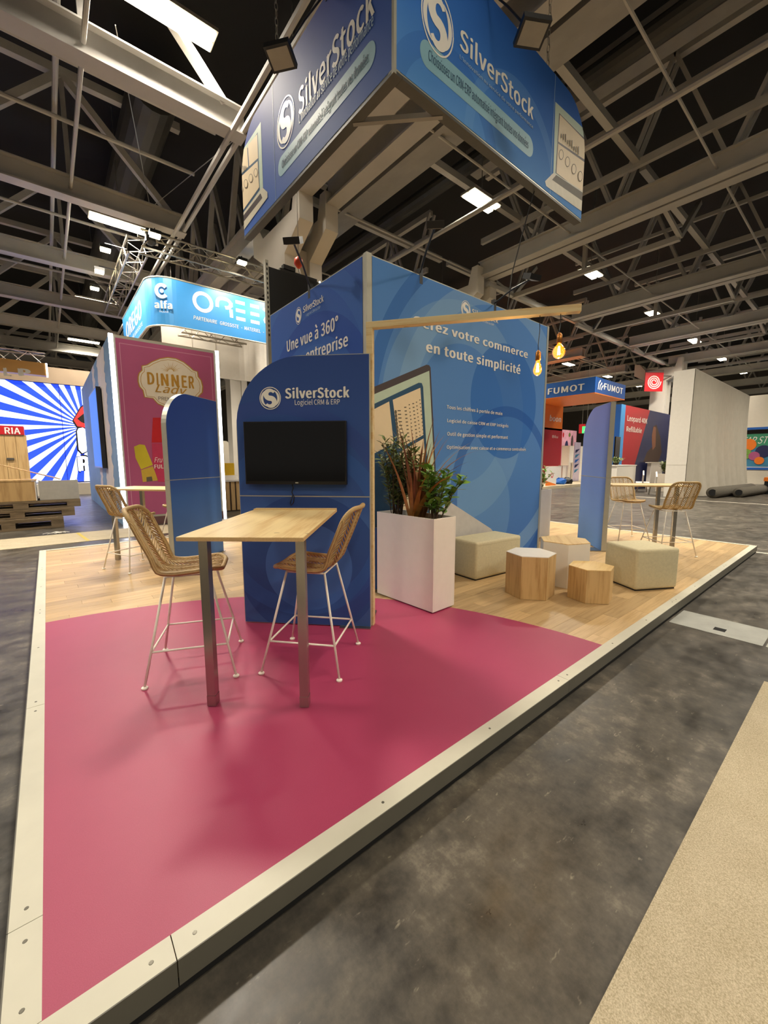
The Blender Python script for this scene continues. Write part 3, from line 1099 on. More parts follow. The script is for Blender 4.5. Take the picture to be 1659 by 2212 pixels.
def build_stool():
    t = thing('bar_stool', 'stool', 'stool')
    rim = []
    r = .10
    pts = []
    for cx, ca, a0 in ((HWID - r, SL - r, 0), (-HWID + r, SL - r, 90), (-HWID + r, r, 180), (HWID - r, r, 270)):
        pts += [(cx + r * math.cos(R(a0 + 90 * i / 6)), ca + r * math.sin(R(a0 + 90 * i / 6))) for i in range(7)]
    dense = []
    for i, p in enumerate(pts):
        q = pts[(i + 1) % len(pts)]
        n = max(1, int(math.hypot(q[0] - p[0], q[1] - p[1]) / .035))
        dense += [(p[0] + (q[0] - p[0]) * k / n, p[1] + (q[1] - p[1]) * k / n) for k in range(n)]
    part('rim', MB().tube([shell(a, x) for x, a in dense], .0165, 8, closed=True), M['rattan'], t, smooth=True)
    xs = [-.68 * HWID, -.34 * HWID, 0, .34 * HWID, .68 * HWID]
    for x in xs:
        a0, a1 = .012, SL - .012
        while not in_shell(a0, x, .004):
            a0 += .005
        while not in_shell(a1, x, .004):
            a1 -= .005
        n = 22
        part('rib', MB().tube([shell(a0 + (a1 - a0) * i / n, x) for i in range(n + 1)], .0062, 6), M['rattan'], t, smooth=True)
    cols = [-HWID] + xs + [HWID]
    wv = MB()
    for ci in range(6):
        xa, xb = cols[ci], cols[ci + 1]
        sg = 1 if ci % 2 == 0 else -1
        if ci >= 3:
            sg = 1 if ci % 2 == 0 else -1
        a = -.03
        while a < SL + .03:
            seg = []
            for k in range(4):
                f = k / 3
                aa, xx = a + sg * .066 * (f - .5), xa + (xb - xa) * f
                if in_shell(aa, xx * .985, -.004):
                    p = shell(aa, xx)
                    seg.append((p[0], p[1] + (.004 if 0 < k < 3 else 0), p[2]))
            if len(seg) > 1:
                wv.tube(seg, .0054, 5, cap=False)
            a += .0285
    part('weave', wv, M['rattan_weave'], t, smooth=True, kind='stuff')
    top = [(-.15, .13, .715), (.15, .13, .715), (.15, -.15, .712), (-.15, -.15, .712)]
    ft = [(-.285, .285, 0), (.285, .285, 0), (.285, -.285, 0), (-.285, -.285, 0)]
    fr = MB().tube(top, .0075, 6, closed=True)
    part('seat_frame', fr, M['white_paint'], t, smooth=True)
    mid = []
    for a, b in zip(top, ft):
        A, B = Vector(a), Vector(b)
        lg = part('leg', MB().tube([A, B + Vector((0, 0, .012))], .0085, 8), M['white_paint'], t, smooth=True)
        part('glide', MB().lathe([(.019, 0), (.021, .004), (.021, .011), (.012, .017)], 12, b), M['white_paint'], lg)
        mid.append(A.lerp(B, .68))
    for i in range(4):
        part('stretcher', MB().tube([mid[i], mid[(i + 1) % 4]], .0072, 7), M['white_paint'], t, smooth=True)
    return t


proto = build_stool()
stools = [((.970, 1.885, .0035), R(-23.6), 'rattan bar stool left of the plywood table, nearest the camera'),
          ((1.668, 1.401, .0035), R(131), 'rattan bar stool tucked under the table before the television'),
          ((1.09, 5.41, 0), R(25), 'rattan bar stool at the back left beside the blue panel'),
          ((1.92, 6.28, 0), R(224), 'mostly hidden rattan bar stool behind the plain blue panel'),
          (None, 0, 'rattan bar stool in front of the far right table'),
          (None, 0, 'rattan bar stool half behind the violet blue panel')]
axR = Vector((math.cos(dirR), math.sin(dirR), 0))
ayR = Vector((-axR.y, axR.x, 0))
pR1 = mR + axR * .92 - ayR * .58
pR2 = mR + axR * .80 + ayR * .60
stools[4] = ((pR1.x, pR1.y, 0), dirR + PI / 2 + R(8), stools[4][2])
stools[5] = ((pR2.x, pR2.y, 0), dirR - PI / 2 + R(6), stools[5][2])
for i, (loc, a, lab) in enumerate(stools):
    o = proto if i == 0 else copy_tree(proto)
    o.location = loc
    o.rotation_euler = (0, 0, a - PI / 2)
    tag(o, lab, 'stool', 'rattan bar stools of the stand')

# ------------------------------------------------------------------ wooden arm with two filament bulbs
pole = thing('lamp_gantry', 'pine post and long horizontal arm reaching out over the lounge corner', 'post', (2.405, 1.625, 0))
tipv = Vector((3.38 - 2.405, .316 - 1.625, 0))
ad = math.atan2(tipv.y, tipv.x)
part('post', MB().box(-.027, .027, -.032, .032, .004, 2.60), M['pine'], pole, bevel=.003).rotation_euler = (0, 0, ad)
arm = part('arm', MB().box(-.03, tipv.length, -.032, .032, 2.60, 2.652), M['pine'], pole, bevel=.003)
arm.rotation_euler = (0, 0, ad)


def bulb(label, s, drop, globe):
    d = tipv.normalized()
    t = thing('pendant_bulb', label, 'lamp', (2.405 + d.x * s, 1.625 + d.y * s, 2.60), 0, 'filament bulbs on the wooden arm')
    part('cord', MB().tube([(0, 0, 0), (.006, 0, -drop * .4), (-.006, 0, -drop * .8), (0, 0, -drop)], .0032, 6), M['black_plastic'], t)
    part('socket', MB().lathe([(.006, .02), (.012, .012), (.02, 0), (.021, -.055), (.018, -.06)], 14, (0, 0, -drop)), M['brass'], t, smooth=True)
    z0 = -drop - .058
    if globe:
        prof = [(.014, 0), (.016, -.01), (.034, -.028), (.046, -.055), (.046, -.075), (.036, -.098), (.018, -.112), (.002, -.117)]
    else:
        prof = [(.014, 0), (.016, -.012), (.024, -.035), (.032, -.062), (.033, -.078), (.026, -.098), (.012, -.112), (.002, -.116)]
    part('glass', MB().lathe(prof, 18, (0, 0, z0)), M['bulb'], t, smooth=True)
    fl = MB()
    for k in range(4):
        a = k * PI / 2
        fl.tube([(.006 * math.cos(a), .006 * math.sin(a), z0 - .02), (.011 * math.cos(a), .011 * math.sin(a), z0 - .088)], .0028, 5)
    part('filament', fl, M['filament'], t)
    ld = bpy.data.lights.new('bulb_light', 'POINT')
    ld.energy, ld.color, ld.shadow_soft_size = 9.0, (1.0, .62, .25), .03
    lo = bpy.data.objects.new('bulb_light', ld)
    COL.objects.link(lo)
    lo.parent = t
    lo.location = (0, 0, z0 - .16)
    return t


def arm_s(u, v):
    """distance along the arm of the point under a pixel of its underside"""
    d = ray(u, v)
    n = Vector((-tipv.y, tipv.x, 0)).normalized()
    tt = (Vector((2.405, 1.625, 0)) - CAM).dot(n) / d.dot(n)
    p = CAM + d * tt
    return (p - Vector((2.405, 1.625, p.z))).dot(tipv.normalized()), p.z


s1, _z = arm_s(1166, 690)
s2, _z = arm_s(1211, 684)
_, zb1 = arm_s(1162, 762)
_, zb2 = arm_s(1209, 724)
bulb('pear shaped filament bulb on the longer cord', s1, max(.1, 2.60 - zb1), False)
bulb('round filament bulb on the shorter cord near the arm tip', s2, max(.06, 2.60 - zb2), True)

# ------------------------------------------------------------------ planters and plants
def planter(label, loc, rz, L=.83, Wd=.335, h=.94):
    """local x: long side 0..L, y: 0..Wd"""
    t = thing('planter', label, 'planter', loc, rz)
    w = .018
    mb = MB()
    mb.box(0, L, 0, w, .012, h).box(0, L, Wd - w, Wd, .012, h).box(0, w, w, Wd - w, .012, h).box(L - w, L, w, Wd - w, .012, h).box(w, L - w, w, Wd - w, .012, .05)
    part('box', mb, M['white'], t, bevel=.002)
    part('soil', MB().box(w, L - w, w, Wd - w, h - .16, h - .08), M['soil'], t)
    for x in (.06, L - .06):
        part('glide', MB().box(x - .02, x + .02, .03, Wd - .03, 0, .013), M['dark'], t)
    return t


def leaf_mesh(name, m, L, Wd, fold=.18, droop=.12, n=6, smooth=True):
    mb = MB()
    vs, fs = [], []
    for i in range(n + 1):
        f = i / n
        w = Wd / 2 * math.sin(PI * min(1, f * .93 + .05)) ** .8
        z = -droop * L * f * f
        for s in (-1, 0, 1):
            vs.append((L * f, s * w, z + abs(s) * w * fold))
    for i in range(n):
        for s in (0, 1):
            a = i * 3 + s
            fs.append((a, a + 1, a + 4, a + 3))
    mb.add(vs, fs)
    return mb.mesh(name, m, smooth)


def place_leaf(me, parent, p, az, el, sc, roll=0.0, name='leaf'):
    o = link(name, me, parent)
    o.location = p
    o.rotation_euler = (roll, -el, az)
    o.scale = (sc, sc, sc)
    return o


def sword_leaf(L, Wd, bend, twist, n=9):
    mb = MB()
    vs, fs = [], []
    for i in range(n + 1):
        f = i / n
        w = Wd / 2 * (1 - f ** 2.2) * (.55 + .45 * math.sin(PI * min(1, f + .25)))
        ang_ = bend * f * f
        x, z = L * f * math.sin(ang_), L * f * math.cos(ang_ * .6)
        c, s = math.cos(twist * f), math.sin(twist * f)
        for k in (-1, 0, 1):
            vs.append((x + k * w * s * .6 + abs(k) * w * .25, k * w * c, z))
    for i in range(n):
        for k in (0, 1):
            a = i * 3 + k
            fs.append((a, a + 1, a + 4, a + 3))
    return mb.add(vs, fs)


def flax(label, loc, n=34, seed=3, hmax=.75):
    r = random.Random(seed)
    t = thing('flax_plant', label, 'plant', loc)
    for i in range(n):
        L = r.uniform(.45, 1.0) * hmax
        az = r.uniform(0, 2 * PI)
        bend = r.uniform(.10, .62) * (.4 if math.sin(az) > .2 else 1.0)
        o = part('sword_leaf', sword_leaf(L, r.uniform(.040, .068), bend, r.uniform(-.7, .7)), M['leaf_c' if r.random() < .7 else 'leaf_d'], t, smooth=True)
        o.location = (r.uniform(-.06, .06), r.uniform(-.05, .05), 0)
        o.rotation_euler = (0, r.uniform(.03, .16 if math.sin(az) > .15 else .52), az)
    return t


LEAF_A = leaf_mesh('leaf', M['leaf_a'], .085, .040)
LEAF_B = leaf_mesh('leaf', M['leaf_b'], .060, .020, n=4)


def shrub(label, loc, me, stems, per, h, spread, seed, lean=(0, 0), name='leafy_shrub', stuff=False, sc=(.8, 1.3)):
    r = random.Random(seed)
    t = thing(name, label, 'plant', loc)
    mbs = MB()
    fol = MB()
    for s in range(stems):
        a = r.uniform(0, 2 * PI)
        top = Vector((spread * math.cos(a) * r.uniform(.2, 1) + lean[0], spread * math.sin(a) * r.uniform(.2, 1) + lean[1], h * r.uniform(.6, 1.0)))
        base = Vector((r.uniform(-.05, .05), r.uniform(-.05, .05), 0))
        midp = base.lerp(top, .5) + Vector((0, 0, .06))
        mbs.tube([base, midp, top], [.006, .0045, .002], 5)
        for k in range(per):
            f = .22 + .78 * (k + r.random() * .5) / per
            p = base.lerp(midp, f * 2) if f < .5 else midp.lerp(top, f * 2 - 1)
            az, el = k * 2.4 + r.uniform(-.5, .5), r.uniform(.1, .95)
            k_ = r.uniform(*sc)
            if stuff:
                mt = Matrix.Translation(p) @ Matrix.Rotation(az, 4, 'Z') @ Matrix.Rotation(-el, 4, 'Y') @ Matrix.Rotation(r.uniform(-.5, .5), 4, 'X') @ Matrix.Scale(k_, 4)
                fol.add([mt @ v.co for v in me.vertices], [tuple(q.vertices) for q in me.polygons])
            else:
                place_leaf(me, t, p, az, el, k_, r.uniform(-.5, .5))
    part('stems', mbs, M['stem'], t, kind='stuff')
    if stuff:
        part('foliage', fol, me.materials[0], t, smooth=True, kind='stuff')
    return t


pl1 = planter('tall white planter box standing right of the television panel', (3.355, 1.452, .0035), R(92.5))
flax('bronze sword leaved flax in the middle of the near planter', (3.17, 1.84, .84), 46, 5, 1.16)
shrub('glossy broad leaved shrub at the right end of the near planter', (3.19, 1.60, .84), LEAF_A, 12, 18, .66, .26, 11, (.08, -.05), sc=(1.0, 1.6))
shrub('dark small leaved shrub at the left end of the near planter', (3.14, 2.10, .84), LEAF_B, 30, 44, .92, .30, 21, (-.05, -.10), 'small_leaved_shrub', True, (.8, 1.6))
pl2 = planter('white planter box behind the right end of the tall blue wall', (7.04, 2.84, 0), 0)
shrub('leafy shrub in the far planter peeping past the blue wall', (7.72, 3.0, .84), LEAF_A, 6, 12, .62, .20, 31, (.10, -.02))
flax('bronze flax in the far planter behind the blue wall', (7.45, 3.0, .84), 16, 8, .6)


# ------------------------------------------------------------------ poufs and hexagon stools
def pouf(label, c, rz, w, d, h=.492):
    t = thing('pouf', label, 'pouf', (c[0], c[1], 0), rz, 'cream cube poufs of the lounge')
    mb = MB().box(-w / 2, w / 2, -d / 2, d / 2, .012, h)
    o = link('cushion', mb.mesh('cushion', M['fabric'], True), t)
    b = o.modifiers.new('bevel', 'BEVEL')
    b.width, b.segments = .032, 4
    part('base', MB().box(-w / 2 + .02, w / 2 - .02, -d / 2 + .02, d / 2 - .02, 0, .014), M['dark'], t)
    hw, hd = w / 2 - .004, d / 2 - .004
    sm = MB().tube([(-hw, -hd + .03, h - .045), (-hw + .03, -hd, h - .045), (hw - .03, -hd, h - .045), (hw, -hd + .03, h - .045), (hw, hd - .03, h - .045), (hw - .03, hd, h - .045), (-hw + .03, hd, h - .045), (-hw, hd - .03, h - .045)], .006, 6, closed=True)
    part('piping', sm, M['fabric'], t, smooth=True)
    return t


pouf('cream cube pouf right behind the near planter', (4.70, 2.055), R(-4), .90, .46)
pouf('cream cube pouf near the platform edge, in front of the far table', (5.70, .52), R(-29), .57, .52)


def hexstool(label, c, rad, h, rz, side, top):
    t = thing('hexagon_stool', label, 'stool', (c[0], c[1], 0), rz, 'hexagon stools of the lounge')
    pts = [(rad * math.cos(R(60 * i)), rad * math.sin(R(60 * i))) for i in range(6)]
    part('body', MB().prism_z(pts, .003, h - .008), side, t)
    part('top', MB().prism_z([(x * 1.002, y * 1.002) for x, y in pts], h - .008, h), top, t)
    for i in range(3):
        part('glide', MB().lathe([(.012, 0), (.012, .0032)], 8, (rad * .7 * math.cos(R(120 * i)), rad * .7 * math.sin(R(120 * i)), 0)), M['dark'], t)
    return t


hexstool('oak sided hexagon stool with a white top', (4.332, 1.176), .268, .48, R(10), M['oak_v'], M['white'])
hexstool('lowest hexagon stool, all oak, nearest the platform edge', (4.704, .672), .235, .365, R(14), M['oak_v'], M['oak_top'])
hexstool('white sided hexagon stool with an oak top', (5.055, 1.155), .30, .535, R(35), M['white'], M['oak_top'])

# ------------------------------------------------------------------ hanging corner sign
SZ0, SZ1 = 5.25, 6.78
M['sign_frame'] = pm('sign_frame_grey', '#4b4a46', .5, .3)
CX, CY = 3.10, 2.13
XR, YL = 7.0, 5.98
sg = thing('hanging_sign', 'large blue corner sign hanging over the stand with white logos', 'sign', (CX, CY, 0))
M['signR'] = print_mat('sign_graphic_right', [(SZ0, '#5a93d6'), (6.0, '#3a74c6'), (SZ1, '#2a63bd')], [(.8, 5.0, .7, .9, '#2f62b4', .4), (2.1, 5.2, .9, 1.05, '#6fa3dc', .3)])
M['signL'] = print_mat('sign_graphic_left', [(SZ0, '#4468b4'), (6.0, '#3456a6'), (SZ1, '#24388c')])
PWm, PSm = M['print_white'], M['print_soft']
k3 = lambda x, y: (800 + x / 3.318, y / 3.318)
k4 = lambda x, y: (480 + x / 3.95, y / 3.95)


def sign_face(w, loc, rz, r, end_left, mt):
    """one flat face with its outer top corner rounded; a temporary frame gives the print its place"""
    fr = thing('frame', 'x', 'x', loc, rz)
    mw = Matrix.Translation(Vector(loc) - Vector((CX, CY, 0))) @ Matrix.Rotation(rz, 4, 'Z')
    out = [(0, SZ0), (w, SZ0)] + [(w - r + r * math.cos(R(a)), SZ1 - r + r * math.sin(R(a))) for a in range(0, 91, 9)] + [(0, SZ1)]
    if end_left:
        out = [(w - x, z) for x, z in reversed(out)]

    def take(o):
        o.data.transform(mw)
        o.parent = sg
        return o
    take(part('frame', MB().prism_y(out, .003, .08), M['alu'], fr))
    take(part('print', MB().prism_y([(x, SZ0 + .018 if z < SZ0 + .01 else z - .004) for x, z in out], -.001, .003), mt, fr))
    take(part('lining', MB().prism_y([(x, SZ0 + .02 if z < SZ0 + .01 else z - .004) for x, z in out], .08, .083), M['white'], fr))
    take(part('bottom_frame', MB().box(0 if end_left else .112, w, -.001, .11, SZ0 - .03, SZ0), M['sign_frame'], fr))
    return fr, take, out


def clip_poly(pts, out):
    """Sutherland-Hodgman against a convex counter-clockwise outline"""
    res = pts
    for i in range(len(out)):
        a, b = out[i], out[(i + 1) % len(out)]
        ins = lambda p: (b[0] - a[0]) * (p[1] - a[1]) - (b[1] - a[1]) * (p[0] - a[0]) >= -1e-9
        nxt = []
        for j in range(len(res)):
            p, q = res[j - 1], res[j]
            if ins(p) != ins(q):
                d1 = (b[0] - a[0]) * (p[1] - a[1]) - (b[1] - a[1]) * (p[0] - a[0])
                d2 = (b[0] - a[0]) * (q[1] - a[1]) - (b[1] - a[1]) * (q[0] - a[0])
                f = d1 / (d1 - d2)
                nxt.append((p[0] + (q[0] - p[0]) * f, p[1] + (q[1] - p[1]) * f))
            if ins(q):
                nxt.append(q)
        res = nxt
        if not res:
            break
    return res


M['lap_base'] = pm('laptop_base_print', '#cfc9b4', .5)


def sign_print(fr, take, out, K, silver, slogan, logo, logoc, pillp, laptop):
    take(lettering_px(fr, 'SilverStock', *[K(*p) for p in silver], PWm, .02, -.004))
    take(lettering_px(fr, "L'innovation au service de votre performance", *[K(*p) for p in slogan], PSm, .005, -.004))
    a, b = LX(fr, *K(*logo[0])), LX(fr, *K(*logo[1]))
    take(s_logo(fr, (a[0] + b[0]) / 2, LX(fr, *K(*logoc))[1], (b[0] - a[0]) / 2, .29, PWm, -.004))
    a, b = LX(fr, *K(*pillp[0])), LX(fr, *K(*pillp[1]))
    zc = (a[1] + b[1]) / 2
    take(flat(fr, 'pill', round_rect(a[0], b[0], zc - .125, zc + .125, .12), M['pill'], -.003))
    take(lettering(fr, 'Choississez un CRM-ERP automatisé intégrant toutes vos données', a[0] + .12, b[0] - .12, zc - .04, .095, M['tablet_blue'], .002, -.0045))
    y = -.002
    for pts, m in laptop:
        y -= .0006
        q = clip_poly([LX(fr, *K(*p)) for p in pts], out)
        if len(q) > 2:
            take(flat(fr, 'picture', q, m, y))
    bpy.data.objects.remove(fr, do_unlink=True)


fr, take, out = sign_face(XR - CX, (CX, CY, 0), 0, .62, False, M['signR'])
out = [(x - .006 if x > 1 else x, z) for x, z in out]
mnt, drk, crm, blu, ink = M['tablet_mint'], M['tablet_dark'], M['tablet_cream'], M['tablet_blue'], M['ink']
lapR = [([(1325, 730), (1800, 1180), (1800, 1700), (1310, 1260)], mnt), ([(1352, 810), (1800, 1260), (1800, 1600), (1325, 1240)], drk),
        ([(1357, 822), (1800, 1280), (1800, 1330), (1345, 1015)], crm), ([(1343, 1030), (1800, 1350), (1800, 1600), (1332, 1240)], crm),
        ([(1250, 1300), (1310, 1240), (1800, 1540), (1800, 1720), (1258, 1335)], M['lap_base']), ([(1300, 1290), (1330, 1255), (1800, 1570), (1800, 1640)], ink)]
for i in range(4):
    cx_, cy_ = 1365 + 45 * i, 1110 + 52 * i
    lapR.append(([(cx_ + 17 * math.cos(k), cy_ + 38 * math.sin(k)) for k in [-2 * PI * q / 14 for q in range(14)]], ink))
    lapR.append(([(cx_ + 14 * math.cos(k), cy_ + 33 * math.sin(k)) for k in [-2 * PI * q / 14 for q in range(14)]], crm))
for i in range(9):
    x_, y_ = 1362 + 15 * i, 985 + 15 * i
    lapR.append(([(x_, y_ - 24 - 14 * (i % 3)), (x_ + 5, y_ - 22 - 14 * (i % 3)), (x_ + 5, y_ + 8), (x_, y_ + 5)], ink))
sign_print(fr, take, out, k3, ((640, 345), (1168, 857), (640, 195)), ((640, 425), (1165, 918), (640, 388)), ((365, 120), (592, 250)), (480, 160), ((355, 345), (1165, 1075)), lapR)
fr, take, out = sign_face(YL - CY, (CX, YL, 0), -PI / 2, .62, True, M['signL'])
out = [(x + .006 if x < 3 else x, z) for x, z in out]
lapL = [([(330, 1040), (350, 1600), (0, 2100), (0, 1560)], mnt), ([(305, 1128), (322, 1622), (0, 2080), (0, 1600)], blu),
        ([(300, 1145), (308, 1350), (232, 1420), (220, 1240)], crm), ([(215, 1250), (225, 1425), (0, 1640), (0, 1440)], crm), ([(305, 1375), (318, 1600), (0, 2050), (0, 1660)], crm),
        ([(345, 1600), (388, 1640), (390, 1685), (0, 2220), (0, 2060)], M['lap_base']), ([(330, 1650), (345, 1690), (0, 2130), (0, 2080)], drk)]
for i in range(4):
    cx_, cy_ = 290 - 42 * i, 1475 + 47 * i
    lapL.append(([(cx_ + 17 * math.cos(k), cy_ + 38 * math.sin(k)) for k in [-2 * PI * q / 14 for q in range(14)]], ink))
    lapL.append(([(cx_ + 14 * math.cos(k), cy_ + 33 * math.sin(k)) for k in [-2 * PI * q / 14 for q in range(14)]], crm))
for i in range(7):
    x_, y_ = 205 - 12 * i, 1445 + 12 * i
    lapL.append(([(x_, y_ - 26 - 12 * (i % 3)), (x_ + 5, y_ - 28 - 12 * (i % 3)), (x_ + 5, y_ + 4), (x_, y_ + 8)], ink))
sign_print(fr, take, out, k4, ((652, 925), (1300, 190), (652, 775)), ((655, 1015), (1290, 268), (655, 975)), ((470, 1090), (615, 960)), (545, 1040), ((478, 1400), (1310, 490)), lapL)
part('corner_profile', MB().box(-.004, .03, -.004, .03, SZ0 - .028, SZ1 + .01), M['alu'], sg)
part('cross_bar', MB().bar((.05, .75, SZ0 - .01), (.75, .05, SZ0 - .01), .05, .05), M['roof_grey'], sg)
part('print_seam', MB().box(2.94, 2.946, -.003, -.0015, SZ0 + .02, SZ1), M['print_soft'], sg)
part('print_seam', MB().box(-.003, -.0015, 2.62, 2.626, SZ0 + .02, SZ1), M['print_soft'], sg)


def chain(name, x, y, z0, z1, label):
    mb = MB()
    n = max(3, int((z1 - z0) / .09))
    for i in range(n):
        z = z0 + (z1 - z0) * (i + .5) / n
        h = (z1 - z0) / n * .62
        ring = [(.02 * math.cos(k), 0, h * math.sin(k)) if i % 2 else (0, .02 * math.cos(k), h * math.sin(k)) for k in [2 * PI * q / 10 for q in range(10)]]
        mb.tube([(x + a, y + b, z + c_) for a, b, c_ in ring], .006, 4, closed=True)
    o = part(name, mb, M['chain'], None)
    return tag(o, label, 'chain', 'chains holding the corner sign')


chain('hanging_chain', 5.9, CY + .04, SZ1 + .02, 8.2, 'steel chain over the right face of the corner sign')
chain('hanging_chain', CX + .04, 4.65, SZ1 + .02, 8.2, 'steel chain over the far end of the corner sign left face')
chain('hanging_chain', CX + .04, 3.1, SZ1 + .02, 8.2, 'steel chain over the near part of the corner sign left face')


def floodlight(label, pos, aim, size=.26, arm=None, mount=None):
    t = thing('floodlight', label, 'floodlight', pos)
    d = (Vector(aim) - Vector(pos)).normalized()
    q = d.to_track_quat('-Z', 'Y').to_matrix().to_4x4()
    a = MB().box(-size / 2, size / 2, -size * .42, size * .42, -.012, .05)
    a.v = [tuple(q @ Vector(v)) for v in a.v]
    part('housing', a, M['dark'], t)
    b = MB().box(-size * .42, size * .42, -size * .33, size * .33, -.016, -.012)
    b.v = [tuple(q @ Vector(v)) for v in b.v]
    part('lens', b, M['flood_face'], t)
    f = MB()
    for k in range(5):
        f.box(-size * .4 + k * size * .2 - .006, -size * .4 + k * size * .2 + .006, -size * .3, size * .3, .05, .075)
    f.v = [tuple(q @ Vector(v)) for v in f.v]
    if size > .25:
        part('cooling_fins', f, M['dark'], t)
    if mount:
        mv = Vector(mount) - Vector(pos)
        part('arm', MB().tube([Vector((0, 0, 0)), mv * .5 + Vector((0, 0, .03)), mv], .011, 7), M['dark'], t)
        part('bracket', MB().bar(mv + Vector((0, 0, .05)), mv - Vector((0, 0, .12)), .05, .05), M['dark'], t)
    return t


o = part('power_cable', MB().tube([(5.75, 2.2, 5.22), (5.70, 2.3, 4.8), (5.66, 2.45, 4.2), (5.6, 2.47, WH)], .008, 6), M['black_plastic'], None)
tag(o, 'thin black power cable from the corner sign down to the slogan wall', 'cable')


def wall_px(u, v, y=None, x=None):
    d = ray(u, v)
    t_ = (y - CAM.y) / d.y if y is not None else (x - CAM.x) / d.x
    return CAM + d * t_


p = wall_px(1150, 72, y=1.52)
floodlight('square floodlight leaning over the top of the sign right face', p, (p.x - .8, .2, 0), .30, mount=(p.x, CY + .02, SZ1 + .05))
p = wall_px(606, 124, x=2.50)
floodlight('square floodlight leaning over the top of the sign left face', p, (1.2, p.y - 1.0, 0), .28, mount=(CX + .02, p.y, SZ1 + .05))
p, q = wall_px(940, 490, y=1.75), (3.72, 2.38, WH + .02)
floodlight('floodlight on a thin arm at the left part of the tall slogan wall', p, (3.9, 2.36, 2.2), .17, mount=q)
p, q = wall_px(1148, 602, y=1.75), (5.15, 2.38, WH + .02)
floodlight('floodlight on a thin arm at the right part of the tall slogan wall', p, (5.2, 2.36, 2.2), .17, mount=q)
p, q = wall_px(634, 524, x=2.35), (2.95, 3.55, WH + .02)
floodlight('floodlight on a thin arm over the 360 view wall', p, (2.93, 3.4, 2.2), .17, mount=q)


# ================================================================== neighbouring stands, left
def clip_box(pts, x0, x1, z0, z1):
    return clip_poly(pts, [(x0, z0), (x1, z0), (x1, z1), (x0, z1)])


# --- booth with the pink poster
DX, DY, DZ = 1.56, 10.55, 4.47
db = thing('poster_booth', 'tall booth with pink poster and white light strips on its edges', 'booth', (DX, DY, 0))
kd = lambda x, y: (180 + x / 4.609, 720 + y / 4.609)
part('body', MB().box(.02, 2.49, .02, 9.8, GZ, DZ), M['taupe'], db)
part('frame', MB().box(.09, 2.42, -.02, .02, GZ, DZ - .02), M['alu'], db)
part('poster', MB().box(.13, 2.36, -.026, -.02, GZ + .25, DZ - .08), M['poster_pink'], db)
part('poster_border', MB().box(.20, 2.30, -.028, -.026, DZ - .20, DZ - .185).box(.20, .215, -.028, -.026, .2, DZ - .2).box(2.285, 2.30, -.028, -.026, .2, DZ - .2), pm('border_print', '#c890a8', .4), db)
for x0, x1 in ((.0, .085), (2.42, 2.5)):
    part('light_strip', MB().box(x0, x1, -.03, .06, GZ, DZ), M['led'], db)
part('plinth', MB().box(.09, 2.42, -.03, 0, GZ, GZ + .2), pm('plinth_brown', '#6b4a48', .6), db)
FRT = -.029
badge = [(540, 430), (550, 395), (580, 365), (578, 322), (630, 312), (680, 280), (760, 248), (840, 236), (920, 246), (1000, 282), (1060, 330), (1100, 366), (1142, 380),
         (1148, 430), (1180, 470), (1195, 530), (1190, 590), (1150, 630), (1120, 680), (1050, 740), (940, 770), (800, 730), (740, 705), (690, 650), (605, 638), (590, 570), (555, 530), (540, 480)]
bc = (865, 500)
o = flat(db, 'badge', [LX(db, *kd(*p), FRT) for p in reversed(badge)], M['gold'], FRT)
flat(db, 'badge', [LX(db, *kd(bc[0] + (x - bc[0]) * .965, bc[1] + (y - bc[1]) * .965), FRT) for x, y in reversed(badge)], M['cream'], FRT - .001)
mb = MB()
pts = [LX(db, *kd(bc[0] + (x - bc[0]) * .90, bc[1] + (y - bc[1]) * .90), FRT) for x, y in badge]
stroke_mb(mb, pts + pts[:1], .006, FRT - .002)
for i in range(13):
    a = R(8 + 164 * i / 12)
    r1, r0 = (95 if i % 2 else 70), 22
    stroke_mb(mb, [LX(db, *kd(868 + r0 * math.cos(a) * 1.2, 380 - r0 * math.sin(a)), FRT), LX(db, *kd(868 + r1 * math.cos(a) * 1.15, 380 - r1 * math.sin(a)), FRT)], [.007, .001], FRT - .002)
part('badge_rays', mb, M['gold'], db, kind='stuff')
for ch_, u0, u1 in (('D', 640, 712), ('I', 733, 750), ('N', 776, 852), ('N', 880, 956), ('E', 982, 1036), ('R', 1052, 1106)):
    vb = 505 + 45 * (u0 - 640) / 465
    lettering_px(db, ch_, kd(u0, vb), kd(u1, vb + 45 * (u1 - u0) / 465), kd(u0, vb - 117), M['gold'], .03, FRT - .003)
lettering_px(db, 'Lady', kd(715, 585), kd(1035, 610), kd(715, 505), M['gold'], .01, FRT - .004, .35)
lettering_px(db, 'PREMIUM', kd(748, 655), kd(960, 690), kd(748, 628), M['ink'], .0, FRT - .003)
flat(db, 'bottle_cap', [LX(db, *kd(*p), FRT) for p in ((575, 1355), (692, 1310), (612, 1112), (560, 1105), (505, 1128), (520, 1240))], M['yellow'], FRT)
flat(db, 'bottle_body', [LX(db, *kd(*p), FRT) for p in ((592, 1480), (745, 1465), (692, 1322), (575, 1362))], pm('yellow_label', '#c8a83c', .5), FRT)
flat(db, 'bottle_label', [LX(db, *kd(*p), FRT) for p in ((630, 1478), (690, 1470), (682, 1425), (628, 1432))], M['ink'], FRT - .001)
flat(db, 'bottle_cap', [LX(db, *kd(*p), FRT) for p in ((680, 1088), (830, 1088), (815, 840), (692, 840))], M['red'], FRT)
flat(db, 'bottle_body', [LX(db, *kd(*p), FRT) for p in ((745, 1478), (850, 1478), (835, 1095), (682, 1095), (690, 1290))], pm('pink_red_label', '#c0325c', .5), FRT)
lettering_px(db, 'Fru', kd(708, 1285), kd(790, 1285), kd(708, 1235), M['print_white'], .0, FRT - .002, .3)
